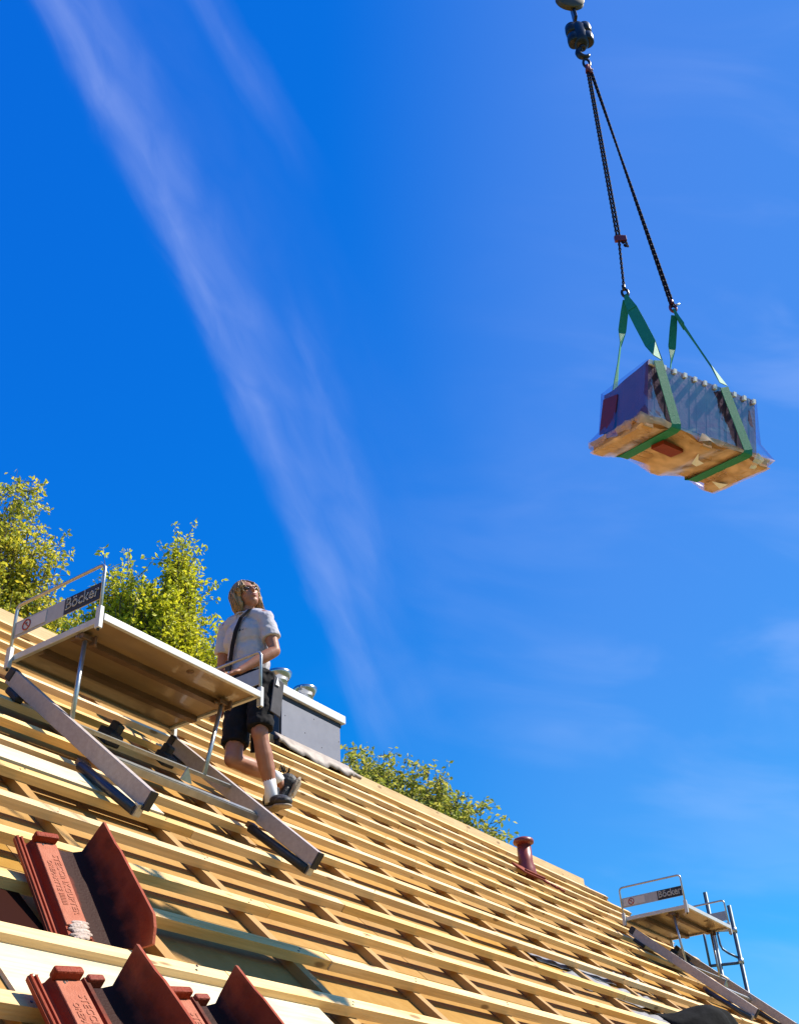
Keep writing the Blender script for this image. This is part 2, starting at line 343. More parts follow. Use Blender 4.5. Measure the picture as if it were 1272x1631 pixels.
# walls
b = B(); yw = RW(0, SE, 0).y+.55; yb = 2*RW(0, SR, 0).y-yw; ze = RW(0, SE+.75, -.2).z-.15; zr = RW(0, SR, -.2).z-.1
x0, x1 = XL+.4, XR-.35
v = [(x0, yw, 0), (x1, yw, 0), (x1, yb, 0), (x0, yb, 0), (x0, yw, ze), (x1, yw, ze), (x1, yb, ze), (x0, yb, ze), (x0, (yw+yb)/2, zr-.1), (x1, (yw+yb)/2, zr-.1)]
f = [(0, 1, 5, 4), (2, 3, 7, 6), (1, 2, 6, 9, 5), (3, 0, 4, 8, 7)]
link('wall', mesh('wall', v, f), PLASTER, house)
# back slope, closed simple deck with battens not seen from the front
R0 = RW(0, SR, -.085); yr = R0.y
b = B(); bk = [(XL, yr, R0.z), (XR, yr, R0.z), (XR, 2*yr-RW(0, SE, -.085).y, RW(0, SE, -.085).z), (XL, 2*yr-RW(0, SE, -.085).y, RW(0, SE, -.085).z)]
bk2 = [(p[0], p[1], p[2]-.08) for p in bk]
link('back_roof_slope', mesh('back_roof_slope', bk+bk2, [(0, 1, 2, 3), (7, 6, 5, 4), (0, 4, 5, 1), (1, 5, 6, 2), (2, 6, 7, 3), (3, 7, 4, 0)]), FIBRE, house)
# fibre boards (panels with open butt joints) on the front slope
pl, ph = 2.45, .585
nrow = 0; S = SE
vari = {}
while S < SR-.02:
    h = min(ph, SR-.01-S); X = XL + (nrow % 2)*-.9 + (nrow*.37 % .5)
    while X < XR:
        a = max(X, XL); e = min(X+pl, XR)
        if e-a > .05:
            key = (round(e-a, 3), round(h, 3))
            if key not in vari: vari[key] = B().box((0, 0, -.03), (e-a-.005, h-.004, .06)).mesh('sheathing_board')
            roofobj('sheathing_board', vari[key], FIBRE, (a+e)/2, S+h/2, -.0805-random.random()*.0012)
        X += pl
    S += ph; nrow += 1
# rafters below / counter battens
RX = [3.54+.8335*k for k in range(-7, 13)]
cbm = [B().box((0, 0, 0), (.058, 3.36, .038)).mesh('counter_batten'), B().box((0, 0, 0), (.055, 3.34, .038)).mesh('counter_batten')]
for x in RX:
    if x < XL or x > XR: continue
    for k, s_ in enumerate((SE+1.69, SE+5.06)):
        roofobj('counter_batten', cbm[random.randint(0, 1)], WOODC, x+random.uniform(-.006, .006), s_, -.0605, random.uniform(-.001, .001))
# edge counter batten at the verge and rafters showing at the gable
roofobj('counter_batten', cbm[0], WOODC, XR-.04, SE+1.69, -.0605); roofobj('counter_batten', cbm[0], WOODC, XR-.04, SE+5.06, -.0605)
# battens: slightly bent sticks, cut to odd lengths, butted on the counter battens
def batten_mesh(L, bend, wob, wd=.062, th=.040):
    n = 6; v = []; f = []
    for i in range(n+1):
        x = -L/2+L*i/n; q = 4*(i/n)*(1-i/n)
        dy = bend*q + random.uniform(-wob, wob); dz = random.uniform(-wob, wob)*.3
        ww = wd+random.uniform(-.002, .002)
        v += [(x, dy-ww/2, dz-th/2), (x, dy+ww/2, dz-th/2), (x, dy+ww/2, dz+th/2), (x, dy-ww/2, dz+th/2)]
    for i in range(n):
        k = i*4
        for a, c in ((0, 1), (1, 2), (2, 3), (3, 0)): f.append((k+a, k+4+a, k+4+c, k+c))
    f += [(0, 1, 2, 3), (n*4+3, n*4+2, n*4+1, n*4)]
    return mesh('batten', v, f)
S = 3.178-6*GA; rows = []
while S < SR-.25: rows.append(S); S += GA
rows.append(7.21) if rows[-1] < 7.0 else None
special = {2.467: 2.452}
for i, s0 in enumerate(rows):
    s0c = s0+.030
    X = XL; first = True
    end = XR + random.uniform(-.05, .22)
    while X < end-.1:
        L = [4.16, 5.0, 3.33][(i+int(X)) % 3] if not first else [1.7, 3.4, 2.5, 4.2][i % 4]
        first = False
        L = min(L, end-X)
        if end-(X+L) < .4: L = end-X
        me = batten_mesh(L-.004, random.uniform(-.006, .006), .0018)
        roofobj('batten', me, WOOD, X+L/2, s0c+random.uniform(-.004, .004), -.0205+random.uniform(-.001, .0015), random.uniform(-.0012, .0012), house)
        X += L
nb_ = B(); random.seed(31)
for s0 in rows:
    for x in RX:
        if x < XL or x > XR or s0 > 6: continue
        for dd in (-.012, .014):
            nb_.lathe(RW(x+dd*1.2+random.uniform(-.006, .006), s0+.03+dd+random.uniform(-.006, .006), -.001), [(.0045, 0), (.0045, .002)], 6, ROOF)
o = nb_.obj('nail_heads', DARKM, house); o['kind'] = 'stuff'
# ridge plank standing on edge along the apex
L = 3.45; X = XL; yrg = RW(0, 7.5, 0).y; zrg = RW(0, 7.5, 0).z
while X < 13.75:
    l = min(L, 13.8-X)
    o = link('ridge_board', B().box((0, 0, 0), (l-.004, .030, .135)).mesh('ridge_board'), RIDGE, house, (X+l/2, yrg-.02+random.uniform(-.003, .003), zrg-.065+random.uniform(-.002, .002))); X += l
# pale planks lying loose between the battens on the left
o = roofobj('loose_plank', batten_mesh(3.6, .004, .001, .165, .022), PALE, 1.75, 4.050, -.004, rad(-.2)); o['label'] = 'wide pale weathered plank between two battens'
# pale membrane / boards showing in the lowest rows
o = roofobj('pale_board', B().box((0, 0, 0), (1.45, .335, .012)).mesh('pale_board'), PALE, 2.60, 2.30, -.034); o['label'] = 'pale whitish board under the battens at the bottom of the roof'
# ------------------------------------------------------------------ roofing felt, torn, and a black fold
def sheet(name, mt, X0, S0, X1, S1, off, amp, n=28, m_=8, seed=1, lift=None, edge=.5):
    rnd = np.random.RandomState(seed); k = rnd.uniform(-1, 1, (6, 4))
    v = []; f = []
    for j in range(m_+1):
        for i in range(n+1):
            u, q = i/n, j/m_
            z = sum(math.sin(k[a, 0]*9*u*3+k[a, 1]*9*q+k[a, 2]*6)*abs(k[a, 3]) for a in range(6))*amp*.5
            e = (math.sin(u*23+seed)*.3+math.sin(u*51+seed*2)*.2)*edge*(1 if j in (0, m_) else .2)
            X = X0+(X1-X0)*u; S_ = S0+(S1-S0)*(q+e*.18)+k[0, 0]*.02*math.sin(u*8)
            zz = off+abs(z)+(lift(u, q) if lift else 0)
            v.append(RW(X, S_, zz))
    for j in range(m_):
        for i in range(n):
            a = j*(n+1)+i; f.append((a, a+1, a+n+2, a+n+1))
    me = mesh(name, v, f, True); ob = link(name, me, mt)
    md = ob.modifiers.new('s', 'SOLIDIFY'); md.thickness = .004; return ob
for i, (a, s0, c, s1) in enumerate([(7.15, 4.02, 8.4, 3.86+.02), (7.45, 3.62, 9.0, 3.84), (7.7, 3.27, 9.2, 3.5), (7.9, 2.93, 8.8, 3.12), (8.6, 3.99, 9.3, 4.17)]):
    o = sheet('roofing_felt', FELT, a, s0, c, s1, -.075, .022, seed=i+3)
    tag(o, ['strip of torn grey roofing felt showing uppermost between the battens at right', 'long torn grey felt strip in the second gap above the black fold', 'wide torn grey felt scrap just left of the black fold',
            'grey felt scrap lowest on the roof beside the black fold', 'short grey felt scrap highest on the right, nearest the far platform'][i], 'roofing felt', 'torn roofing felt scraps under the battens')
o = sheet('membrane_fold', BLACKF, 8.05, 2.80, 8.78, 3.38, -.01, .03, 24, 14, seed=21, lift=lambda u, q: .26*math.sin(math.pi*u)**.7*math.sin(math.pi*min(1, q*1.02))**.8, edge=.1)
tag(o, 'black bulging fold of membrane lying over the battens at the bottom right', 'membrane')
o = sheet('grey_tarpaulin', FELT, 8.6, 2.55, 11.4, 3.32, .004, .02, 24, 10, seed=11, lift=lambda u, q: .05*math.sin(math.pi*q), edge=.2)
tag(o, 'smooth light grey tarpaulin lying right of the black fold at the bottom edge', 'tarpaulin')

# ------------------------------------------------------------------ verge tiles lying upside down
def text_mesh(s, size, ext, name, wscale=1, bevel=0, spacing=1):
    cu = bpy.data.curves.new(name, 'FONT'); cu.body = s; cu.size = size; cu.extrude = ext; cu.space_character = spacing; cu.resolution_u = 2
    cu.align_x = 'CENTER'; cu.align_y = 'CENTER'; cu.offset = bevel
    ob = bpy.data.objects.new('tmp', cu); C.objects.link(ob); dg = bpy.context.evaluated_depsgraph_get()
    me = bpy.data.meshes.new_from_object(ob.evaluated_get(dg)); bpy.data.objects.remove(ob); bpy.data.curves.remove(cu)
    for v_ in me.vertices: v_.co.x *= wscale
    me.name = name; return me
PROF = [(0, .004), (.003, .020), (.009, .021), (.012, .006), (.016, .006), (.019, .019), (.025, .019), (.029, .000), (.050, -.006), (.056, -.002), (.064, .018), (.142, .019), (.152, .002), (.175, -.012), (.205, -.015), (.235, -.013), (.262, -.005), (.282, .014), (.296, .048), (.303, .078), (.308, .106)]
def trough_shade_dust(m_):  # paints the trough's shadow into the colour, then dust on the edges
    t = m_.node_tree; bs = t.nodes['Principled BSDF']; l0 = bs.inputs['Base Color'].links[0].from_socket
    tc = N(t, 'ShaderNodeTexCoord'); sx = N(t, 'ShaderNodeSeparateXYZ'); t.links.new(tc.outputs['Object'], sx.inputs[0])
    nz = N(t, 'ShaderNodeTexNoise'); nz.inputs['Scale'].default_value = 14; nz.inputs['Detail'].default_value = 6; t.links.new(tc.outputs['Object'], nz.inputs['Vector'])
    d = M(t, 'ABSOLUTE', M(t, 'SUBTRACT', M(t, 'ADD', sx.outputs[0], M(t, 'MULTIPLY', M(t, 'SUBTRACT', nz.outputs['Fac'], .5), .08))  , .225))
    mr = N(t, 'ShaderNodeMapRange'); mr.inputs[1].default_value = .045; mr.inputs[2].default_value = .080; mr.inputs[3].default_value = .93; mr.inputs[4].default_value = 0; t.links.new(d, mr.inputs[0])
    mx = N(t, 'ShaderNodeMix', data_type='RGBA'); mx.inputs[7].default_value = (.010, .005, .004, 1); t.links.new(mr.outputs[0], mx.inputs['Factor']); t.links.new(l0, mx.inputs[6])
    # pale dust along worn edges
    g = N(t, 'ShaderNodeNewGeometry'); pr = N(t, 'ShaderNodeMapRange'); pr.inputs[1].default_value = .52; pr.inputs[2].default_value = .60; pr.inputs[4].default_value = .55; t.links.new(g.outputs['Pointiness'], pr.inputs[0])
    m2 = N(t, 'ShaderNodeMix', data_type='RGBA'); m2.inputs[7].default_value = (.42, .16, .10, 1); t.links.new(pr.outputs[0], m2.inputs['Factor']); t.links.new(mx.outputs[2], m2.inputs[6])
    t.links.new(m2.outputs[2], bs.inputs['Base Color'])
CLAYT = mat('clay_tile_painted_shade', (.28, .036, .013), .62, col2=(.34, .062, .026), n_scale=11, bump=.22, b_scale=120, spec=.10); trough_shade_dust(CLAYT)  # tile clay with the shadow beside the flange painted dark
def tile(root_label, X, S, o, tilt, lug2, group):
    """origin: lower-left corner; local x across, y up the slope, z out"""
    base = ROOF @ Matrix.Rotation(tilt, 3, 'X') @ Matrix.Rotation(rad(-8), 3, 'Y')
    root = empty('verge_tile', RW(X, S, o), base); tag(root, root_label, 'roof tile', group)
    L = .42; n = 14; v = []; f = []; th = .013
    P = [(x, z) for x, z in PROF]
    if lug2: P = P[:13]+[(.154, .004), (.160, .017), (.172, .017), (.182, -.006), (.205, -.014), (.235, -.013), (.262, -.005), (.282, .014), (.296, .048), (.303, .078), (.308, .106)]
    k = len(P)
    def ztop(i, q):
        x, z = P[i]
        fl = max(0, (x-.262)/.047)
        if fl > 0: z = z*(1.08-.20*q)
        if fl > 0 and q < .11: z = z*(1-.50*fl*(1-q/.11))
        return z
    for j in range(n+1):
        q = j/n; y = L*q
        for i in range(k):
            x = P[i][0]; fq = max(0, (P[i][0]-.262)/.047); v.append((x - (.006*fq if q > .78 else 0) + .012*fq*(1-q), y-.045*fq*(1-q)+.045*fq*q, ztop(i, q)))
    off = len(v)
    for j in range(n+1):
        q = j/n
        for i in range(k):
            a = P[max(0, i-1)]; c = P[min(k-1, i+1)]; t_ = Vector((c[0]-a[0], c[1]-a[1])).normalized(); nn = Vector((t_.y, -t_.x))
            p = v[j*k+i]; v.append((p[0]+nn.x*th, p[1], p[2]+nn.y*th))
    for j in range(n):
        for i in range(k-1):
            a = j*k+i; f.append((a, a+1, a+k+1, a+k)); f.append((off+a+k, off+a+k+1, off+a+1, off+a))
    for i in range(k-1):
        f.append((i, off+i, off+i+1, i+1)); a = n*k+i; f.append((a, a+1, off+a+1, off+a))
    for j in range(n):
        a = j*k; f.append((a, a+k, off+a+k, off+a)); a = j*k+k-1; f.append((a+k, a, off+a, off+a+k))
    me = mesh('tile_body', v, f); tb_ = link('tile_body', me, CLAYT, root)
    bv = tb_.modifiers.new('b', 'BEVEL'); bv.width = .0025; bv.segments = 2; bv.limit_method = 'ANGLE'; bv.angle_limit = rad(50)
    # paler raised rib carrying the moulded lettering
    rb = B(); rb.box((.103, L*.53, .0205), (.076, L*.84, .006)); rb.obj('rib', CLAYL, root, bevel=.0025)
    lg = B(); lg.box((.099, L-.008, .032), (.084, .024, .032)); 
    lg.obj('lug', CLAY, root, bevel=.006)
    if lug2:
        lg = B(); lg.box((.192, L-.008, .012), (.05, .022, .03)); lg.obj('lug', CLAY, root, bevel=.005)
    for (txt, dx, sz, yy) in (('STECCINKGUPTER', .019, .0300, .52), ('OREPARTTE IIIIIIII', -.011, .0250, .53)):
        tm = text_mesh(txt, sz, .0016, 'moulded_lettering', 1.0 if sz > .026 else .96, .0006, 1.04)
        for q in tm.vertices: q.co = Vector((.099+dx+q.co.y, L*yy - q.co.x, .0235+q.co.z))
        link('moulded_lettering', tm, CLAYL, root)
    hb = B(); hb.ell((.088, L*.93, .0235), (.004, .006, .0012), 8, 4); hb.ell((.097, L*.94, .0235), (.003, .004, .0012), 8, 4); hb.obj('nail_hole', RUBB, root)
    return root
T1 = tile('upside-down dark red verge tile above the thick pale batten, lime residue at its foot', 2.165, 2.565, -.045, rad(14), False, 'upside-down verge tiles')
lb = B(); random.seed(3)
for i in range(11): lb.ell((.104+random.uniform(-.010, .012), -.006+i*.0062, .021+random.uniform(0, .003)), (.034+random.uniform(-.008, .004), .0085, .0070), 12, 6, Matrix.Rotation(random.uniform(-.08, .08), 3, 'Z'))
lb.obj('lime_residue', LIME, T1)
o = DKB = mat('painted_shade_brown', (.03, .008, .005), .95, spec=.05)  # near-black brown: shade put into a flat colour
o = roofobj('shade_sheet', B().box((0, 0, 0), (.40, .34, .014)).mesh('shade_sheet'), DKB, 1.98, 2.68, -.045, 0, house, 0); o['label'] = 'added dark brown sheet standing for the shade left of the upper tile'  # added sheet, its dark colour paints the shade beside the tile
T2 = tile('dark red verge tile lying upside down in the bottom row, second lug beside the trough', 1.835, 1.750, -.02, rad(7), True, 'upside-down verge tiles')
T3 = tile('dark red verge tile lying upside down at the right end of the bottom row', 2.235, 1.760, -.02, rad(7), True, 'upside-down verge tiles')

# ------------------------------------------------------------------ lifting platforms on the roof
def platform(dx, dy, dz, lab, roofdx, roofds=0):
    A = wp(3.21+dx, 4.62+dy, 2.78+dz); Bc = wp(3.206+dx, 3.885+dy, 2.78+dz); Cc = wp(4.42+dx, 3.88+dy, 2.78+dz); D = wp(4.42+dx, 4.62+dy, 2.78+dz)
    root = empty('roof_platform', A); tag(root, lab, 'platform', 'aluminium roof platforms clamped to the battens')
    inv = Matrix.Translation(-A)
    def P(b_, name, mt, bevel=0, parent=root):
        b_.v = [inv @ Vector(q) for q in b_.v]; return b_.obj(name, mt, parent, bevel)
    x0, x1, y0, y1 = A.x, Cc.x, Bc.y, A.y; z = A.z
    P(B().box(((x0+x1)/2, (y0+y1)/2, z+.022), (x1-x0-.05, y1-y0-.05, .014)), 'deck', PLY)
    P(B().box(((x0+x1)/2, y0+.012, z+.018), (x1-x0, .024, .04)), 'front_edge', ALUW, .003)
    P(B().box(((x0+x1)/2, y1-.012, z+.018), (x1-x0, .024, .04)), 'back_edge', ALU, .003)
    P(B().box((x0+.012, (y0+y1)/2, z+.018), (.024, y1-y0-.05, .038)), 'side_edge', ALUW, .003)
    P(B().box((x1-.012, (y0+y1)/2, z+.018), (.024, y1-y0-.05, .038)), 'side_edge', ALUW, .003)
    for q in (.32, .66):
        bb = B(); yy = y0+(y1-y0)*q
        bb.box(((x0+x1)/2, yy, z-.002), (x1-x0-.055, .010, .036)); bb.box(((x0+x1)/2, yy+.022, z-.018), (x1-x0-.055, .036, .004))
        P(bb, 'underside_beam', PLYB)
    P(B().lathe((x0+(x1-x0)*.60, y0+.10, z+.0125), [(.001, .0015), (.022, .0015), (.022, 0), (.001, 0)], 14), 'knot_plug', PLYB)
    # guard rails at both ends
    for xs, sg, full in ((x0-.016, 0, True), (x1+.016, 1, False)):
        H = .335 if full else .315; r = .035; pts = []
        pts.append((xs, y0+.02, z-.045)); pts.append((xs, y0+.02, z+H-r))
        for k in range(1, 5):
            an = math.pi/2*k/4; pts.append((xs, y0+.02+r-r*math.cos(an), z+H-r+r*math.sin(an)))
        for k in range(0, 5):
            an = math.pi/2*k/4; pts.append((xs, y1-.02-r+r*math.sin(an), z+H-r+r*math.cos(an)))
        pts.append((xs, y1-.02, z-.045))
        gr = P(B().tube(pts, .0095, 8), 'guard_rail', ZINC)
        for yy in (y0+.02, y1-.02):
            bb = B().box((xs, yy, z+.012), (.026, .034, .125)); P(bb, 'rail_socket', ALUW, .003)
            P(B().lathe((xs, yy, z-.062), [(.006, 0), (.009, .006), (.006, .012)], 8), 'socket_bolt', RUBB)
        # toe/brand panel
        zc = z+.175 if full else z+.15; hh = .10
        P(B().box((xs, (y0+y1)/2, zc), (.005, y1-y0-.062, hh)), 'sign_panel', SIGNG, .001)
        if full:
            P(B().box((xs-.0045, y0+.031+.001+.135, zc), (.004, .27, hh-.004)), 'brand_plate', SIGNK)
            P(B().box((xs-.0045, y1-.17, zc), (.004, .24, hh*.72)), 'sign_sticker', SIGNL)
            tm = text_mesh('Böcker', .098, .0012, 'brand_lettering', .92, .0008, .98)
            for q in tm.vertices: q.co = Vector((-.0085+q.co.z, -q.co.x, q.co.y))
            o = link('brand_lettering', tm, SIGNW, root); o.location = inv @ Vector((xs, y0+.167, zc+.004))
            tm2 = text_mesh('Böcker', .098, .0012, 'brand_lettering', .92, -.0030, .98)
            for q in tm2.vertices: q.co = Vector((-.0108+q.co.z, -q.co.x, q.co.y))
            o = link('brand_lettering', tm2, SIGNK, root); o.location = inv @ Vector((xs, y0+.167, zc+.004))
            rg = B(); n = 24; ring = [Vector((xs-.008, y1-.135+.030*math.cos(2*math.pi*k/n), zc+.030*math.sin(2*math.pi*k/n))) for k in range(n+1)]
            rg.tube(ring, .0042, 5, cap=False); rg.bar((xs-.008, y1-.135-.021, zc-.021), (xs-.008, y1-.135+.021, zc+.021), .004, .006)
            P(rg, 'prohibition_sign', SIGNR)
            bb = B()
            bb.ell((xs-.0082, y1-.135, zc+.010), (.001, .006, .006), 8, 4); bb.bar((xs-.0082, y1-.135, zc+.004), (xs-.0082, y1-.135, zc-.016), .002, .010)
            P(bb, 'sign_pictogram', SIGNK)
    # slope rails on both sides, resting over the battens
    def rwv(X, S, o): return RW(X+roofdx, S+roofds, o)
    for k, xr in enumerate((3.19, 4.37)):
        top, bot = rwv(xr, 5.16, .075), rwv(xr-.02*k, 3.69, .118)
        rr = P(B().bar(top, bot, .036, .085, EN), 'slope_rail', ALUR, .003)
        P(B().bar(bot+(bot-top).normalized()*.0005, bot+(bot-top).normalized()*.012, .039, .088, EN), 'end_cap', RUBB)
        # pad roller underneath the lower half
        P(B().tube([rwv(xr-.035, 4.19, .022), rwv(xr-.035, 3.70, .055)], .024, 12), 'support_pad', TUBEB if k == 0 else RUBB)
        P(B().box(rwv(xr-.02, 4.2, .03), (.06, .05, .03), ROOF), 'pad_bracket', PLYB, .004)
        P(B().box(rwv(xr-.02, 3.70, .062), (.04, .03, .06), ROOF), 'pad_bracket', ZINC, .004)
        # strut
        P(B().tube([rwv(3.20 if k == 0 else 4.13, 4.50, .12), wp(xr+dx+(.075 if k == 0 else -.07), 4.08+dy, 2.765+dz)], .0125, 10), 'strut', ZINC)
        fx = wp(xr+dx+(.075 if k == 0 else -.07), 4.08+dy, 2.765+dz)
        cb = B().box(fx+Vector((0, 0, -.005)), (.075, .05, .03)); cb.box(fx+Vector((.035, -.02, -.015)), (.012, .05, .05)); cb.tube([fx+Vector((-.06, 0, -.018)), fx+Vector((.075, 0, -.018))], .009, 8)
        P(cb, 'strut_clamp', PLYB, .003)
        # hinge with black hook on the batten behind
        hk = B().box(rwv(xr+.0, 5.15, .085), (.05, .06, .07), ROOF); hk.box(rwv(xr-.01, 5.02, .02), (.05, .13, .035), ROOF); P(hk, 'hinge_hook', RUBB, .008)
    hk = B().box(rwv(3.72, 4.86, .04), (.10, .12, .07), ROOF); hk.box(rwv(3.76, 4.90, .09), (.05, .08, .06), ROOF); P(hk, 'batten_hook', RUBB, .01)
    hk = B().box(rwv(4.14, 4.86, .04), (.09, .11, .06), ROOF); hk.box(rwv(4.17, 4.92, .08), (.05, .07, .06), ROOF); P(hk, 'batten_hook', RUBB, .01)
    P(B().bar(rwv(3.21, 4.50, .115), rwv(4.38, 4.50, .115), .022, .020, EN), 'cross_bar', ZINC)
    P(B().bar(rwv(3.21, 4.27, .098), rwv(4.38, 4.22, .098), .038, .006, EN), 'cross_plate', ZINC)
    P(B().bar(rwv(3.21, 4.24, .080), rwv(4.38, 4.19, .080), .006, .035, EN), 'cross_plate', ZINC)
    v0 = [rwv(3.83, 4.31, .10), rwv(3.90, 4.29, .10), rwv(3.85, 4.33, .17)]; v1 = [q+ES*.006 for q in v0]
    me = mesh('gusset', [inv @ q for q in v0+v1], [(0, 1, 2), (5, 4, 3), (0, 3, 4, 1), (1, 4, 5, 2), (2, 5, 3, 0)]); link('gusset', me, ZINC, root)
    return root
platform(0, 0, 0, 'large near aluminium roof platform with end guards standing beside the man', 0)
# the far one, same product
platform(7.985, .107, .096, 'small far roof platform near the right verge of the roof', 8.0, .144)

# ------------------------------------------------------------------ chimney
cx0, cx1, cy0, cy1, cz0, cz1 = 7.36, 8.29, 6.218, 6.72, 4.13, 4.565
ch = empty('chimney', wp(cx0, cy0, cz0)); tag(ch, 'grey metal clad chimney with pale cap and two steel flues on the ridge', 'chimney')
ih = Matrix.Translation(-wp(cx0, cy0, cz0))
def PC(b_, name, mt, bevel=0, root=ch, inv=ih):
    b_.v = [inv @ Vector(q) for q in b_.v]; return b_.obj(name, mt, root, bevel)
PC(B().box(wp((cx0+cx1)/2, (cy0+cy1)/2, (cz0-.5+cz1)/2), (cx1-cx0-.012, cy1-cy0-.012, cz1-cz0+.5)), 'core', CLADD)
PC(B().box(wp((cx0+cx1)/2, cy0-.002, (cz0+.012+cz1-.03)/2), (cx1-cx0-.016, .010, cz1-cz0-.042)), 'front_panel', CLAD, .002)
PC(B().box(wp(cx0-.002, (cy0+cy1)/2, (cz0+cz1-.02)/2), (.010, cy1-cy0-.02, cz1-cz0-.03)), 'side_panel', CLADD, .002)  # same cladding as the front, shade put into its dark colour
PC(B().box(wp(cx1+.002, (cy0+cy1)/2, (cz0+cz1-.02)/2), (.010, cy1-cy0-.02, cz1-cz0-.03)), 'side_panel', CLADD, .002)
PC(B().box(wp((cx0+cx1)/2, (cy0+cy1)/2, cz1-.004), (cx1-cx0+.02, cy1-cy0+.02, .05)), 'dark_trim', CLADD, .002)
PC(B().box(wp((cx0+cx1)/2, (cy0+cy1)/2, cz1+.06), (cx1-cx0+.09, cy1-cy0+.09, .085)), 'cap', WHITEM, .006)
sc_ = B()
for (px, pz) in ((.06, .25), (.36, .17), (.62, .10), (.5, .36), (.9, .25), (.88, .04), (.05, .04)): sc_.ell(wp(cx0+px, cy0-.0075, cz0+pz), (.006, .003, .006), 8, 4)
PC(sc_, 'screw', DARKM)
for k, (fx, fy, sc2) in enumerate(((7.60, 6.45, 1), (8.02, 6.45, .93))):
    c0 = wp(fx, fy, cz1+.10)
    fl = PC(B().lathe(c0, [(.088*sc2, 0), (.088*sc2, .22*sc2), (.092*sc2, .222*sc2), (.085*sc2, .225*sc2)], 28), 'flue', STEEL)
    PC(B().lathe(c0, [(.087*sc2, .205*sc2), (.128*sc2, .275*sc2), (.132*sc2, .305*sc2), (.118*sc2, .312*sc2), (.085*sc2, .316*sc2)], 28), 'flue_cowl', STEEL)
    PC(B().lathe(c0, [(.10*sc2, -.012), (.10*sc2, .03), (.088*sc2, .035)], 24), 'flue_collar', ZINC)
# crumpled apron flashing in front of the chimney
v = []; f = []; n = 40; rnd = np.random.RandomState(4)
for i in range(n+1):
    u = i/n; X = cx0-.10+(cx1-cx0+.22)*u
    wv = .009*math.sin(u*8+1)+.007*math.sin(u*19+1)+.004*math.sin(u*41)+rnd.uniform(-.002, .002)
    pA = wp(X, cy0-.012, cz0+.035); 
    S1 = 7.26+wv*1.5; pB = RW(X, S1+.075, .045+abs(wv)); pC = RW(X, S1+.01, .040+wv*1.2); pD = RW(X, S1-.03+wv, .006+wv)
    v += [pA, pB, pC, pD]
for i in range(n):
    for k in range(3): a = i*4+k; f.append((a, a+1, a+5, a+4))
me = mesh('flashing', [ih @ q for q in v], f, True); o = link('flashing', me, LEAD, ch); md = o.modifiers.new('s', 'SOLIDIFY'); md.thickness = .006
PC(B().bar(RW(cx1+.02, 7.40, .03), RW(cx1+.30, 7.42, .02), .20, .035, EN), 'mortar_patch', LEAD, .012)

# ------------------------------------------------------------------ red vent pipe
vb = RW(10.74, 6.40, -.06); vp = empty('vent_pipe', vb); tag(vp, 'dark red roof vent pipe with a round cap near the ridge', 'vent pipe'); iv = Matrix.Translation(-vb)
PC(B().lathe(vb, [(.105, -.02), (.105, .06), (.098, .10), (.080, .18), (.078, .38)], 24), 'pipe', REDP, root=vp, inv=iv)
PC(B().lathe(vb+Vector((0, 0, .36)), [(.078, 0), (.098, .015), (.112, .020), (.116, .045), (.104, .068), (.06, .085), (.01, .090)], 24), 'cap', REDP, root=vp, inv=iv)
bb = B().box(RW(10.66, 6.37, .015), (.50, .20, .018), ROOF); bb.box(RW(10.66, 6.30, .03), (.42, .03, .03), ROOF); PC(bb, 'base_tile', CLAY, .005, vp, iv)
bb = B(); random.seed(5)
for i in range(9): bb.box(RW(10.78+i*.035, 6.20-.005*i+random.uniform(-.03, .03), .02), (random.uniform(.03, .06), random.uniform(.02, .04), .02), ROOF @ Matrix.Rotation(random.uniform(0, 3), 3, 'Z'))
PC(bb, 'broken_rim', CLAY, .003, vp, iv)

# ------------------------------------------------------------------ scaffold at the gable
scf = empty('scaffold_frame', wp(14.6, 4.7, 1.0)); tag(scf, 'blue grey tubular scaffold frame standing beyond the right gable', 'scaffold'); isf = Matrix.Translation(-wp(14.6, 4.7, 1.0))
def PS(b_, n_, m_=BLUEST): return PC(b_, n_, m_, 0, scf, isf)
PS(B().tube([wp(14.6, 4.944, -Z0), wp(14.6, 4.944, 3.895)], .028, 10), 'standard_tube')
PS(B().tube([wp(14.6, 4.662, -Z0), wp(14.6, 4.662, 3.67)], .028, 10), 'standard_tube')
PS(B().tube([wp(14.6, 4.70, 2.965), wp(14.6, 5.075, 2.99)], .019, 8), 'ledger_tube')
PS(B().tube([wp(14.6, 5.075, 2.99), wp(14.6, 5.072, 3.52)], .017, 8), 'inner_tube')
PS(B().tube([wp(14.6, 4.68, 3.02), wp(14.6, 4.80, 3.10), wp(14.6, 4.865, 3.16), wp(14.6, 4.885, 3.22), wp(14.6, 4.89, 3.55)], .015, 8), 'bent_brace')
PS(B().tube([wp(14.6, 4.944, 3.40), wp(14.6, 4.662, 3.36)], .015, 8), 'cross_tube', ZINC)
for zz in (3.36, 2.98, 1.9): PS(B().tube([wp(14.6, 4.662, zz-.03), wp(14.6, 4.662, zz+.03)], .036, 10), 'coupler', ZINC)

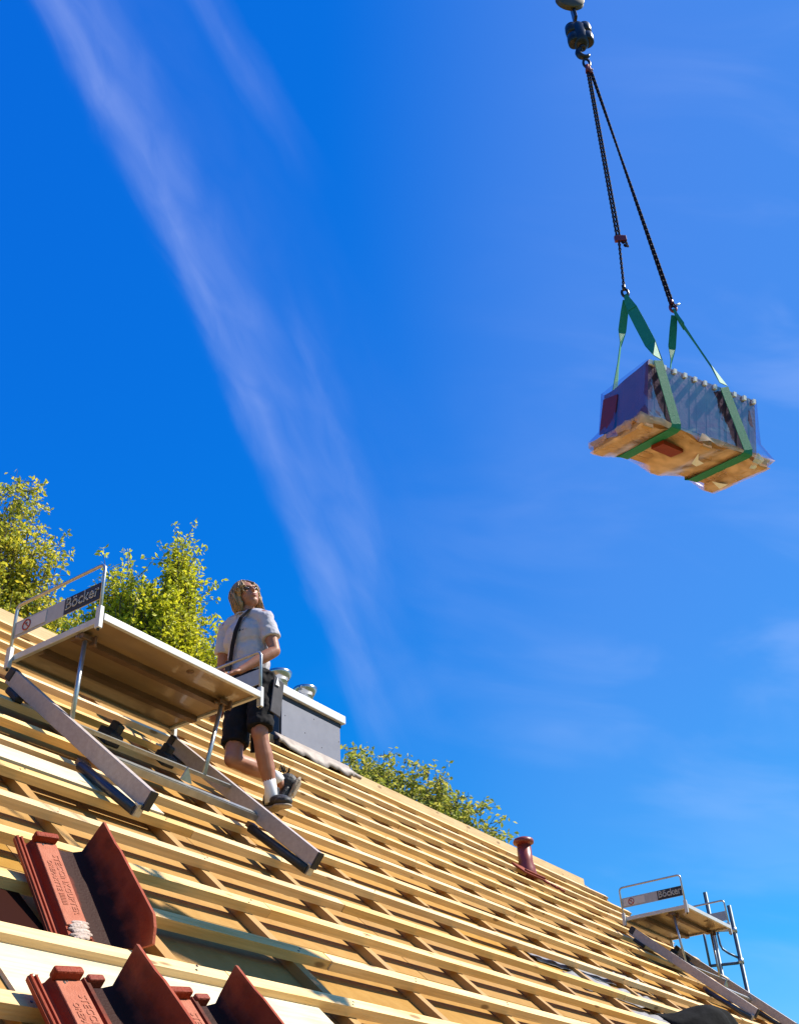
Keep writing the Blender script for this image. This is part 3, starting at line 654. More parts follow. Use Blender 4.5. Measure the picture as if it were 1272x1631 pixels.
# ------------------------------------------------------------------ suspended tile pallet
tl = wp(5.893, 1.72, 4.773)
Rl = Matrix.Rotation(rad(-27.218), 3, 'Z') @ Matrix.Rotation(rad(1.233), 3, 'Y') @ Matrix.Rotation(rad(14.814), 3, 'X')
ML = Rl.to_4x4(); ML.translation = tl; MLi = ML.inverted()
L, Wd = 1.2, .587; a0, a1, ys, Ht = .058, 1.043, .511, .462
pal = empty('tile_pallet', tl, Rl); tag(pal, 'film wrapped stack of roof tiles on a wooden pallet hanging from the crane', 'pallet of tiles')
PALW = mat('pallet_wood', (.60, .33, .14), .7, col2=(.70, .42, .20), n_scale=3, stretch=(1, 7, 7), bump=.3, b_scale=30, spec=.3)
STT = mat('stacked_tile_clay', (.14, .05, .075), .45, col2=(.18, .065, .085), n_scale=9, bump=.15, b_scale=50, spec=.5)
NOSE = mat('tile_nose_pale', (.80, .78, .76), .5)
for k in range(7):
    y = .04+k*(Wd-.08)/6; B().box((L/2, y, .012), (L, .076, .020)).obj('deck_board', PALW, pal, .002)
for x in (.07, .60, 1.13):
    B().box((x, Wd/2, -.030), (.085, Wd-.01, .060)).obj('runner', PALW, pal, .004)
# tiles on edge: plate with wave profile, thick along x
def edge_tile(x, full):
    v = []; f = []; n = 14; zb = .024
    zt = lambda y: Ht-.018+.014*math.sin(y/ys*7.5+.5)-.05*(y/ys)+.02*(1-y/ys)
    bul = lambda y, z: .012*math.sin(y/ys*9)
    for i in range(n+1):
        y = ys*i/n
        for z in (zb, zb+.16, zb+.30, zt(y)):
            v.append((x+bul(y, z), y, z))
    off = len(v)
    for q in v[:off]: v.append((q[0]+.0312, q[1], q[2]))
    for i in range(n):
        for k in range(3):
            a = i*4+k; f.append((a, a+1, a+5, a+4)); f.append((off+a+4, off+a+5, off+a+1, off+a))
        a = i*4+3; f.append((a, off+a, off+a+4, a+4)); a = i*4; f.append((a, a+4, off+a+4, off+a))
    f.append((0, off, off+1, 1)); f.append((1, off+1, off+2, 2)); f.append((2, off+2, off+3, 3))
    a = n*4; f += [(a+1, off+a+1, off+a, a), (a+2, off+a+2, off+a+1, a+1), (a+3, off+a+3, off+a+2, a+2)]
    return mesh('stacked_tile', v, f, False)
em = edge_tile(0, True)
nm = B().box((.013, -.010, Ht-.012), (.026, .022, .036)).mesh('tile_nose'); nm.materials.append(NOSE)
k = 0; x = a0
while x < a1:
    o = link('stacked_tile', em, STT, pal, (x, random.uniform(-.0015, .0015), 0))
    if k % 3 == 1 or x < a0+.01:
        o2 = link('tile_nose', nm, None, o, (0, 0, 0))
    x += .0315; k += 1
# clear torn film: an outer skin from the stack top to the pallet rim, one closed wrinkled tent
def film():
    rnd = np.random.RandomState(9); rings = []
    def rect(x0, x1, y0, y1, z, n=14, jag=0):
        pts = []
        for (ax, ay, bx, by) in ((x0, y0, x1, y0), (x1, y0, x1, y1), (x1, y1, x0, y1), (x0, y1, x0, y0)):
            for i in range(n): u = i/n; pts.append([ax+(bx-ax)*u, ay+(by-ay)*u, z-.05*max(0, (ay+(by-ay)*u))/ys*(z > Ht*.9)])
        return np.array(pts)
    g = .012
    ring = [rect(a0-g, a1+g+.03, -.005, ys+g, Ht+.012), rect(a0-g-.003, a1+g+.035, -.006, ys+g, Ht*.6), rect(a0-g-.012, a1+.06, -.009, ys+.03, Ht*.25), rect(-.012, L+.03, -.016, Wd+.015, .02), rect(.0, L, -.010, Wd+.004, -.045)]
    v = []; 
    for j, r in enumerate(ring):
        s = [.001, .004, .006, .005, .012][j]
        w_ = rnd.normal(0, s, r.shape); 
        if j == 3:
            for i in (0, 14, 28, 42): w_[i, :2] += (r[i, :2]-np.array([L/2, Wd/2]))*.01
        if j == 4:   # sags between the runners
            for i in range(len(r)): w_[i, 2] += .035*abs(math.sin((r[i, 0]-.07)/.53*math.pi))
        v += [tuple(q) for q in r+w_]
    n = 56; f = []
    for j in range(4):
        for i in range(n): a = j*n+i; b_ = j*n+(i+1) % n; f.append((a, b_, b_+n, a+n))
    # underside: grid following the runners
    gx, gy = 36, 10; off = len(v)
    for i in range(gx+1):
        for jj in range(gy+1):
            x = L*i/gx; y = Wd*jj/gy; d_ = min(abs(x-.07), abs(x-.60), abs(x-1.13))
            z = -.066+min(.052, max(0, d_-.05)*.32)+rnd.uniform(0, .006)
            if jj == 0 : z = max(z, -.05)
            v.append((x, y, z))
    for i in range(gx):
        for jj in range(gy): a = off+i*(gy+1)+jj; f.append((a, a+1, a+gy+2, a+gy+1))
    return mesh('wrapping_film', v, f, True)
fo = link('wrapping_film', film(), FILM, pal)
FILMU = bpy.data.materials.new('milky_film_underside'); FILMU.use_nodes = True; t = FILMU.node_tree; t.nodes.clear()
a_ = N(t, 'ShaderNodeBsdfTransparent'); b_ = N(t, 'ShaderNodeBsdfPrincipled'); b_.inputs['Base Color'].default_value = (.70, .46, .29, 1); b_.inputs['Roughness'].default_value = .3
nz_ = N(t, 'ShaderNodeTexNoise'); nz_.inputs['Scale'].default_value = 6; tc_ = N(t, 'ShaderNodeTexCoord'); t.links.new(tc_.outputs['Object'], nz_.inputs['Vector'])
mr_ = N(t, 'ShaderNodeMapRange'); mr_.inputs[1].default_value = .35; mr_.inputs[2].default_value = .65; mr_.inputs[3].default_value = .15; mr_.inputs[4].default_value = .85; t.links.new(nz_.outputs['Fac'], mr_.inputs[0])
m_ = N(t, 'ShaderNodeMixShader'); t.links.new(mr_.outputs[0], m_.inputs[0]); t.links.new(a_.outputs[0], m_.inputs[1]); t.links.new(b_.outputs[0], m_.inputs[2]); o_ = N(t, 'ShaderNodeOutputMaterial'); t.links.new(m_.outputs[0], o_.inputs[0])
fo.data.materials.append(FILMU)
for p_ in fo.data.polygons:
    if max(fo.data.vertices[i_].co.z for i_ in p_.vertices) < .03: p_.material_index = 1
SCR = mat('white_film_scrap', (.75, .74, .74), .4)
def scrap(pts):
    v = [Vector(q) for q in pts]; v2 = [q+Vector((0, -.003, -.003)) for q in v]; n = len(v)
    return mesh('film_scrap', v+v2, [tuple(range(n)), tuple(range(2*n-1, n-1, -1))]+[(i, (i+1) % n, n+(i+1) % n, n+i) for i in range(n)])
link('film_scrap', scrap([(.60, .10, -.072), (.66, .17, -.078), (.74, .20, -.070), (.73, .27, -.072), (.66, .24, -.080)]), SCR, pal)
link('film_scrap', scrap([(1.06, -.02, .03), (1.11, -.03, -.02), (1.09, .05, -.07), (1.05, .06, -.072), (1.04, .0, -.02)]), SCR, pal)
link('film_scrap', scrap([(.55, -.022, .03), (.60, -.026, .0), (.64, -.022, -.02), (.58, -.020, -.01)]), SCR, pal)
link('film_scrap', scrap([(1.0, .40, -.072), (1.12, .36, -.078), (1.13, .46, -.075)]), SCR, pal)
link('bare_tile_end', B().box((a0-.020, .42, .20), (.006, .17, .28), Matrix.Rotation(.15, 3, 'X')).mesh('bare_tile_end'), REDM, pal)
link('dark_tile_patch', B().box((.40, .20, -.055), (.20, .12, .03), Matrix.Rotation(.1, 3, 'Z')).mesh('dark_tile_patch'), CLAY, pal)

# slings, chains and crane hook hang together: hoist
def ribbon(pts, wd, nrm, th=.005):
    pts = [Vector(p) for p in pts]; v = []; f = []; m_ = len(pts)
    wl = wd if isinstance(wd, list) else [wd]*m_
    for i, p in enumerate(pts):
        t_ = (pts[min(i+1, m_-1)]-pts[max(i-1, 0)]).normalized(); n_ = nrm[i] if isinstance(nrm, list) else nrm
        n_ = Vector(n_); s_ = t_.cross(n_).normalized(); n_ = s_.cross(t_).normalized()
        for a, c in ((-1, -1), (1, -1), (1, 1), (-1, 1)): v.append(p+s_*a*wl[i]/2+n_*c*th/2)
    for i in range(m_-1):
        k = i*4
        for a, c in ((0, 1), (1, 2), (2, 3), (3, 0)): f.append((k+a, k+c, k+4+c, k+4+a))
    f += [(0, 3, 2, 1), (m_*4-4, m_*4-3, m_*4-2, m_*4-1)]
    return v, f
lw = lambda q: ML @ Vector(q)
ap = [wp(6.265, 1.761, 6.25), wp(6.715, 1.53, 6.30)]
hook0 = wp(6.468, 1.657, 9.62)
hoist = empty('crane_hook', wp(6.468, 1.657, 9.9)); tag(hoist, 'black crane hook block with two dark chain legs hanging from the sky', 'crane hook'); io = Matrix.Translation(-wp(6.468, 1.657, 9.9))
def rotv(a, b_, t_): return a.lerp(b_, t_)
for k, (A_, tb, bb_, nb_, labs) in enumerate(((ap[0], (.105, -.024, .462), (.262, -.026, 0), (.262, .60, 0), 'green webbing sling round the left end of the hanging tile pallet'),
                                        (ap[1], (.72, -.024, .450), (.93, -.026, 0), (.93, .60, 0), 'green webbing sling round the right end of the hanging tile pallet'))):
    sl = empty('lifting_sling', A_); tag(sl, labs, 'sling', 'green lifting slings'); isl = Matrix.Translation(-A_)
    bt = (.15 if k == 0 else .66, .54, .44)
    # front leg from the hook to the top edge, down the face, under the pallet, up the far side
    fr_ = [A_, lw(tb)+Vector((0, 0, .02))]
    side = lw((1, 0, 0))-lw((0, 0, 0)); outn = -(lw((0, 1, 0))-lw((0, 0, 0)))
    vd = (lw(tb)-A_)
    face = (A_+vd*.5-Vector((0, 0, Z0))).normalized()*-1
    wq = [.05, .085, .088, .085, .083] if k == 0 else [.055, .060, .030, .028, .075]
    pts = [A_+vd*t_ for t_ in (0.02, .2, .45, .75, .97)]
    nrm0 = Vector((-.92, -.10, -.25)) if k == 0 else (outn*.6+side*.5).normalized()
    n_l = [nrm0, nrm0, nrm0, nrm0, outn]
    v, f = ribbon(pts, wq, n_l); link('sling_leg', mesh('sling_leg', [isl @ q for q in v], f), GREEN, sl)
    pf = [lw(tb)-outn*.010, lw(tuple(Vector(tb).lerp(Vector(bb_), .5)))-outn*.008, lw(bb_)-outn*.006, lw((bb_[0], -.014, -.030)), lw((bb_[0], .02, -.040)), lw((bb_[0], .3, -.038)), lw((nb_[0], .57, -.040)), lw((nb_[0], .612, -.02)), lw((nb_[0]-.02, .60, .05)), lw((bt[0]+.02, .545, .42))]
    nl = [outn, outn, outn, (outn-Vector((0, 0, .8))).normalized(), Vector((0, 0, -1)), Vector((0, 0, -1)), (-outn-Vector((0, 0, 1))).normalized(), -outn, -outn, -outn]
    v, f = ribbon(pf, .084, nl); link('sling_wrap', mesh('sling_wrap', [isl @ q for q in v], f), GREEN, sl)
    bp_ = [A_+(lw(bt)-A_)*t_ for t_ in (.03, .16, .35, .5, .7, 1)]
    ang = [0, .1, .3, 1.35, 1.3, .9]; ww = [.05, .060, .066, .060, .058, .07]
    nl = [(Matrix.Rotation(a_, 3, 'Z') @ Vector((-.84, -.54, -.2))).normalized() for a_ in ang]
    v, f = ribbon(bp_, ww, nl); link('sling_leg', mesh('sling_leg', [isl @ q for q in v], f), GREEN, sl)
    # stitched loop doubled round the hook
    v, f = ribbon([A_+Vector((0, 0, .03)), A_+vd*.10, A_+vd*.2], [.03, .06, .07], nrm0, .016); link('sling_eye', mesh('sling_eye', [isl @ q for q in v], f), GREEN, sl)
# chains
def chain(b_, p, q, pitch=.030, wr=.0064):
    p, q = Vector(p), Vector(q); d = q-p; n = int(d.length/pitch); x = d.normalized(); a = x.orthogonal().normalized(); c = x.cross(a)
    for i in range(n):
        ce = p+d*(i+.5)/n; s_, u_ = (a, c) if i % 2 else (c, a)
        ring = []
        hl, hr = pitch*.36, .0085
        for k in range(8):
            an = 2*math.pi*k/8; ring.append(ce+x*(hl*math.copysign(1, math.cos(an))*abs(math.cos(an))**.5*1.35)+s_*hr*math.sin(an))
        ring.append(ring[0]); b_.tube(ring, wr, 5, cap=False)
top = hook0+Vector((0, 0, -.10))
def PH(b_, n_, m_, bev=0): return PC(b_, n_, m_, bev, hoist, io)
sh = wp(6.334, 1.726, 6.98); r_ = Vector((.54, -.84, 0))*.012
for n_, segs in (('chain_leg', [(top-r_, sh-r_), (top+r_*.6, sh+r_), (sh, ap[0]+Vector((0, 0, .10)))]), ('chain_leg', [(top+r_, ap[1]+Vector((0, 0, .06))+r_), (top+r_*2.2, ap[1]+Vector((0, 0, .06))-r_)])):
    b = B()
    for s_ in segs: chain(b, *s_)
    PH(b, n_, CHAINM)
b = B(); c_ = sh; chp = [c_+r_*3.2*math.sin(t_)*1+Vector((0, 0, -.12*math.sin(t_)**2))+r_*(1-math.cos(t_))*1.4 for t_ in np.linspace(0.1, 3.0, 9)]
for i in range(8): chain(b, chp[i], chp[i+1], .026)
PH(b, 'chain_tail', CHAINM)
b = B(); b.box(sh+r_*1.2, (.10, .03, .06), Matrix.Rotation(rad(-57), 3, 'Z')); b.tube([sh-r_*1.5+Vector((0, 0, .03)), sh+r_*3.4+Vector((0, 0, .03)), sh+r_*4.2+Vector((0, 0, -.03))], .014, 8); PH(b, 'shortening_hook', REDM, .004)
for k, A_ in enumerate(ap):
    b = B(); hk = A_+Vector((0, 0, .02)); pts = []
    for t_ in np.linspace(-2.2, 2.6, 12): pts.append(hk+r_*2.1*math.sin(t_)+Vector((0, 0, .035-.045*math.cos(t_))))
    b.tube(pts, .011, 8); b.tube([hk+Vector((0, 0, .07)), hk+Vector((0, 0, .12))], .016, 8)
    PH(b, 'sling_hook', REDM if k else DARKM)
    if k: PH(B().tube([hk+Vector((0, 0, .06)), hk+r_*5.2+Vector((0, 0, .075))], .009, 6), 'hook_latch', ZINC)
# suspension ring and red couplers
b = B(); pts = [hook0+r_*2.6*math.sin(t_)+Vector((0, 0, .07*math.cos(t_)-.02)) for t_ in np.linspace(0, 2*math.pi, 15)]; b.tube(pts, .013, 8, cap=False); PH(b, 'master_ring', DARKM)
b = B(); b.tube([hook0+Vector((0, 0, -.06)), hook0+Vector((0, 0, -.17))-r_], .022, 8); b.tube([hook0+Vector((0, 0, -.08))+r_, hook0+Vector((0, 0, -.2))+r_*1.6], .017, 8); b.tube([hook0+Vector((0, 0, -.13)), hook0+Vector((0, 0, -.14))+r_*3.6], .013, 8); PH(b, 'chain_coupler', REDM)
# hook
b = B(); hb = hook0+Vector((0, 0, .16)); pts = []; rr = []
for t_ in np.linspace(-.4, 4.1, 16): pts.append(hb+r_*4.6*math.sin(t_)*-1+Vector((0, 0, .075*math.cos(t_)))); rr.append(.016+.017*math.sin(min(math.pi, (t_+.4)/4.5*math.pi)))
b.tube(pts, rr, 10); b.tube([hb+Vector((0, 0, .06)), hb+Vector((0, 0, .14))], .03, 10); PH(b, 'hook', DARKM)
# swivel body: stacked lobes either side of a core
b = B(); c_ = wp(6.468, 1.657, 10.08)
b.lathe(c_+Vector((0, 0, -.20)), [(.035, 0), (.075, .04), (.082, .10), (.082, .30), (.06, .36), (.03, .40)], 20); PH(b, 'swivel_core', DARKM)
for sx in (-1, 1):
    for zz in (-.075, .085):
        b = B(); b.lathe(c_+r_*sx*5.2+Vector((0, 0, zz)), [(.05, -.075), (.066, -.06), (.07, 0), (.066, .06), (.05, .075)], 18); PH(b, 'ballast_lobe', DARKM)
Rr = Matrix.Rotation(rad(-57), 3, 'Z') @ Matrix.Rotation(rad(90), 3, 'X')
PH(B().lathe(wp(6.44, 1.672, 10.52)+Vector((-.02, -.02, .12)), [(.02, -.03), (.14, -.03), (.15, -.02), (.135, 0), (.15, .02), (.14, .03), (.02, .03)], 28, Rr @ Matrix.Rotation(rad(8), 3, 'Y')), 'sheave', SHEAVE)
PH(B().box(wp(6.468, 1.657, 10.52), (.035, .10, .34), Matrix.Rotation(rad(-57), 3, 'Z')), 'sheave_cheek', DARKM, .01)
for s_ in (-1, 1): PH(B().tube([wp(6.468, 1.657, 10.62)+r_*s_*9.5, wp(6.468, 1.657, 26)+r_*s_*9.5], .008, 6), 'crane_rope', DARKM)

KS = .70
def place(o_, x, y, z): o_.location = wp(x, y, z); o_.scale = (KS,)*3
place(pal, 4.125, 1.224, 3.341); place(hoist, 4.528, 1.160, 6.930)
sls = [o_ for o_ in bpy.data.objects if o_.name.startswith('lifting_sling')]
place(sls[0], 4.3855, 1.2327, 4.375); place(sls[1], 4.7005, 1.071, 4.410)
# ------------------------------------------------------------------ the man
F = wp(5.091, 4.347, 2.386)
man = empty('person', F); tag(man, 'man in pale t-shirt and black shorts standing at the near platform, looking up right', 'person')
def remesh(b_, name, vox, mt, smooth=3, parent=man, disp=0, dscale=.05):
    me = b_.mesh(name+'_src'); ob = bpy.data.objects.new('tmp', me); C.objects.link(ob)
    m1_ = ob.modifiers.new('r', 'REMESH'); m1_.mode = 'VOXEL'; m1_.voxel_size = vox; m1_.use_smooth_shade = True
    if smooth:
        m2_ = ob.modifiers.new('s', 'SMOOTH'); m2_.factor = .5; m2_.iterations = smooth
    if disp:
        tx = bpy.data.textures.new('wr', 'CLOUDS'); tx.noise_scale = dscale; m3_ = ob.modifiers.new('d', 'DISPLACE'); m3_.texture = tx; m3_.strength = disp; m3_.mid_level = .5
    dg = bpy.context.evaluated_depsgraph_get(); r = bpy.data.meshes.new_from_object(ob.evaluated_get(dg)); bpy.data.objects.remove(ob); r.name = name
    r.materials.clear(); return link(name, r, mt, parent)
V3 = Vector
yaw_l = V3((-1, 0, 0))
hipL, hipR = V3((-.10, .03, .86)), V3((-.10, .215, .83))
knL, anL = V3((-.15, .0, .47)), V3((-.02, .0, .10))
knR, anR = V3((-.185, .19, .335)), V3((.20, .150, .315))
shL, shR = V3((-.16, -.035, 1.295)), V3((-.165, .315, 1.325))
elL, wrL = V3((-.13, -.10, 1.035)), V3((-.345, .01, .845))
elR, wrR = V3((-.13, .37, 1.05)), V3((-.17, .35, .80))
nk, hd = V3((-.17, .14, 1.36)), V3((-.175, .125, 1.515))
fd = V3((-.42, -.86, .24)).normalized()          # where he looks
hu = V3((-.14, .30, .95)); hu = (hu-fd*hu.dot(fd)).normalized(); hs = fd.cross(hu).normalized()
HM = Matrix((hs, fd, hu)).transposed()          # head frame: x = his right->, y = forward, z = up
def H(x, y, z): return hd+HM @ V3((x, y, z))
b = B()
def limb(p, q, r1, r2, mid=None, n=12):
    p, q = V3(p), V3(q); pts = [p+(q-p)*t_ for t_ in (0, .15, .35, .6, .85, 1)]
    if mid is None: mid = [(r1*(1-t_)+r2*t_) for t_ in (0, .15, .35, .6, .85, 1)]
    b.tube(pts, mid, n); b.ell(p, (mid[0],)*3); b.ell(q, (mid[-1],)*3)
# legs
limb(hipL, knL, .085, .055); limb(knL, anL, .052, .035, [.052, .050, .056, .052, .037, .034])
limb(hipR, knR, .085, .056); limb(knR, anR, .053, .035, [.054, .052, .058, .050, .037, .034])
b.ell(knL+V3((-.012, -.004, -.005)), (.045, .045, .055)); b.ell(knR+V3((-.015, 0, .0)), (.05, .048, .055))
# feet inside shoes
b.ell(anL+V3((-.0, -.02, -.045)), (.035, .05, .03)); b.ell(anR+V3((.04, 0, -.03)), (.03, .03, .04))
# torso
b.ell((-.105, .12, .87), (.10, .145, .12)); b.ell((-.135, .13, 1.02), (.085, .120, .16)); b.ell((-.155, .14, 1.20), (.090, .145, .13))
b.tube([shL, V3((-.165, .05, 1.335)), V3((-.17, .14, 1.35)), V3((-.165, .24, 1.345)), shR], [.055, .058, .06, .058, .055], 12)
b.tube([nk+V3((.0, 0, -.04)), nk, H(0, -.02, -.08)], [.062, .052, .054], 14)
# arms
limb(shL, elL, .052, .038, [.054, .052, .049, .045, .040, .038]); limb(elL, wrL, .038, .026, [.039, .042, .041, .034, .027, .025])
limb(shR, elR, .052, .038); limb(elR, wrR, .038, .026)
# hands
def hand(wr, direc, pn, thumb):
    d = V3(direc).normalized(); pn = V3(pn); pn = (pn-d*pn.dot(d)).normalized(); s_ = d.cross(pn)
    Mh = Matrix((s_, d, pn)).transposed()
    b.ell(wr+d*.045, (.040, .052, .017), mat3=Mh); b.ell(wr+d*.005, (.026, .03, .02), mat3=Mh)
    for i, (o, l) in enumerate(((-.030, .068), (-.010, .078), (.010, .073), (.029, .058))):
        p0 = wr+d*.082+s_*o; p1 = p0+d*l*.5-pn*l*.15; p2 = p1+d*l*.22-pn*l*.35; p3 = p2-d*l*.02-pn*l*.30
        b.tube([wr+d*.05+s_*o*.8, p0, p1, p2, p3], [.009, .0095, .0085, .008, .007], 8); b.ell(p3, (.0072,)*3, 8, 6)
    p0 = wr+d*.03+s_*thumb*.034; p1 = p0+d*.03+s_*thumb*.028-pn*.01; p2 = p1+d*.028+s_*thumb*.006-pn*.016
    b.tube([wr+d*.02+s_*thumb*.015, p0, p1, p2], [.012, .0125, .010, .008], 8); b.ell(p2, (.0082,)*3, 8, 6)
hand(wrL, (-.75, .45, -.45), (.2, -.3, .95), 1); hand(wrR, (-.1, -.03, -1), (0, -1, 0), -1)
# head
b.ell(H(0, -.012, .030), (.077, .098, .095), 16, 12, HM)
b.ell(H(0, .030, -.025), (.062, .062, .072), 16, 12, HM)
b.ell(H(0, .048, -.078), (.038, .036, .030), 12, 8, HM); b.ell(H(0, .020, -.060), (.056, .058, .040), 12, 8, HM)
b.tube([H(0, .080, .020), H(0, .096, .000), H(0, .108, -.020)], [.009, .011, .013], 8); b.ell(H(0, .104, -.022), (.014, .013, .010), 8, 6, HM)
b.ell(H(0, .080, .032), (.05, .016, .010), 10, 6, HM); b.ell(H(.035, .064, -.012), (.022, .02, .018), 10, 6, HM); b.ell(H(-.035, .064, -.012), (.022, .02, .018), 10, 6, HM)
b.ell(H(0, .087, -.050), (.022, .010, .006), 10, 6, HM); b.ell(H(0, .084, -.061), (.019, .010, .006), 10, 6, HM)
for s_ in (-1, 1): b.ell(H(.078*s_, -.005, -.012), (.010, .020, .032), 10, 6, HM)
remesh(b, 'body', .006, SKIN, 4)
b = B(); b.ell(H(0, .0965, -.0495), (.019, .004, .0040), 10, 6, HM); b.ell(H(0, .0935, -.0600), (.016, .004, .0045), 10, 6, HM); b.obj('lips', LIP, man)
b = B()
for s_ in (-1, 1):
    b.ell(H(.031*s_, .083, .012), (.018, .007, .011), 12, 6, HM); b.tube([H(.052*s_, .080, .016), H(.080*s_, .03, .014), H(.082*s_, -.02, .008)], .0028, 6)
b.tube([H(-.01, .095, .016), H(.01, .095, .016)], .003, 6); b.obj('glasses', GLASSES, man)
# shirt
b = B()
b.ell((-.120, .125, .99), (.112, .150, .15)); b.ell((-.142, .13, 1.08), (.112, .155, .17)); b.ell((-.158, .14, 1.21), (.118, .175, .145))
b.tube([V3((-.112, .122, .865)), V3((-.115, .123, .93)), V3((-.13, .125, 1.0))], [.128, .130, .12], 20)
b.tube([shL, V3((-.167, .05, 1.335)), V3((-.17, .14, 1.348)), V3((-.167, .24, 1.345)), shR], [.058, .062, .062, .062, .058], 14)
for s_, e_ in ((shL, elL), (shR, elR)):
    b.tube([s_+(e_-s_)*t_ for t_ in (-.1, .2, .45, .62)], [.052, .058, .060, .064], 16); b.ell(s_, (.058,)*3)
remesh(b, 'tshirt', .007, SHIRT, 3, disp=.022, dscale=.06)
b = B(); ringp = [nk+V3((-.004+.064*math.cos(t_), .066*math.sin(t_), -.012-.022*math.cos(t_+math.pi)*-1)) for t_ in np.linspace(0, 2*math.pi, 18)]; b.tube(ringp, .007, 6, cap=False); b.obj('collar', SHIRT, man)
# chest print and strap
b = B(); b.ell((0, .026, 0), (.0012, .008, .006), 8, 4)
for i, (yy, ww_) in enumerate(((.004, .008), (-.008, .006), (-.020, .009))): b.box((0, yy, .001*(i % 2)), (.0015, ww_, .005))
o = b.obj('chest_print', SIGNK, man); o.location = (-.262, .070, 1.205); o.rotation_euler = (0, rad(-6), rad(14))
ys_ = [(-.145, .045, 1.405), (-.222, .055, 1.37), (-.268, .085, 1.30), (-.286, .115, 1.20), (-.280, .145, 1.10), (-.262, .175, 1.00), (-.252, .19, .94)]
v, f = ribbon(ys_, .034, [V3((-.4, 0, 1)), V3((-.7, 0, .7))]+[V3((-1, 0, 0))]*5, .006); link('strap', mesh('strap', v, f), SHORT, man)
b = B().bar((-.270, .180, 1.0), (-.262, .195, .93), .05, .018, (-1, 0, 0)); b.obj('strap_buckle', RUBB, man, .004)
# shorts
b = B(); b.ell((-.105, .12, .875), (.128, .178, .105)); b.tube([V3((-.11, .12, .93)), V3((-.105, .12, .86))], [.13, .16], 20)
b.tube([hipL+V3((0, -.0, .03)), hipL.lerp(knL, .45), hipL.lerp(knL, .93)], [.096, .090, .085], 18)
b.tube([hipR+V3((0, .0, .03)), hipR.lerp(knR, .45), hipR.lerp(knR, .80)], [.096, .092, .088], 18)
b.ell(hipL, (.094,)*3); b.ell(hipR, (.094,)*3)
remesh(b, 'shorts', .008, SHORT, 3, disp=.03, dscale=.06)
b = B().box(V3((-.085, -.085, .72)), (.10, .012, .26), Matrix.Rotation(rad(8), 3, 'Y')); b.obj('side_pocket', GREYC, man, .005)
tri = [V3((-.115, -.096, .795)), V3((-.075, -.096, .795)), V3((-.095, -.094, .86))]; me = mesh('white_tag', tri+[q+V3((0, -.004, 0)) for q in tri], [(0, 1, 2), (5, 4, 3), (0, 3, 4, 1), (1, 4, 5, 2), (2, 5, 3, 0)]); link('white_tag', me, SIGNW, man)
B().bar((-.045, .15, .70), (-.03, .16, .42), .035, .012, (-.8, -.6, 0)).obj('hanging_strap', SHORT, man, .003)
# socks & shoes
b = B(); b.tube([anL+(knL-anL)*.32, anL+(knL-anL)*.1, anL+V3((-.005, 0, -.06))], [.042, .040, .043], 14); b.obj('sock', SOCK, man)
b = B(); b.tube([anR+(knR-anR)*.12, anR, anR+V3((.02, 0, -.02))], [.040, .041, .043], 14); b.obj('sock', SOCK, man)
def shoe(base, fwd, up, name='shoe', k=1.12):
    fwd = V3(fwd).normalized(); up = V3(up); up = (up-fwd*up.dot(fwd)).normalized(); s_ = fwd.cross(up); Mh = Matrix((fwd, s_, up)).transposed()
    Mh = Mh*k
    def q(x, y, z): return V3(base)+Mh @ V3((x, y, z))
    b = B(); b.ell(q(-.045, 0, .035), (.050, .040, .055), mat3=Mh); b.ell(q(.05, 0, .018), (.10, .046, .036), mat3=Mh); b.ell(q(.11, .003, .010), (.058, .048, .030), mat3=Mh)
    b.tube([q(-.025, 0, .03), q(-.03, 0, .10)], [.047, .046], 14)
    o = remesh(b, name, .005, SHOE, 2)
    b = B(); b.ell(q(-.035, 0, -.016), (.064, .042, .016), 16, 8, Mh); b.ell(q(.03, 0, -.016), (.10, .038, .015), 16, 8, Mh); b.ell(q(.10, .003, -.015), (.074, .050, .016), 16, 8, Mh)
    b.box(q(-.03, 0, -.022), (.09, .066, .02), Mh); remesh(b, 'shoe_sole', .005, SOLE, 1)
    b = B()
    for i in range(4): b.tube([q(.005+i*.022, -.026, .048-i*.006), q(.012+i*.022, 0, .060-i*.007), q(.005+i*.022, .026, .048-i*.006)], .0032, 6)
    b.obj('shoe_lace', LACE, man)
shoe(anL+V3((.01, -.005, -.068)), (-.30, -.93, -.20), (-.1, -.2, 1))
shoe(anR+V3((.10, -.03, -.075)), (-.26, .37, -.9), (-.5, .72, .45), k=1.2)
b = B(); random.seed(8)
for i in range(26):
    u = random.uniform(-1, 1); p = anR+V3((.05+u*.04, random.uniform(-.04, .04), .05)); b.tube([p, p+V3((random.uniform(-.01, .02), random.uniform(-.02, .02), random.uniform(.02, .05)))], [.004, .001], 4)
b.obj('trouser_fluff', SHORT, man)
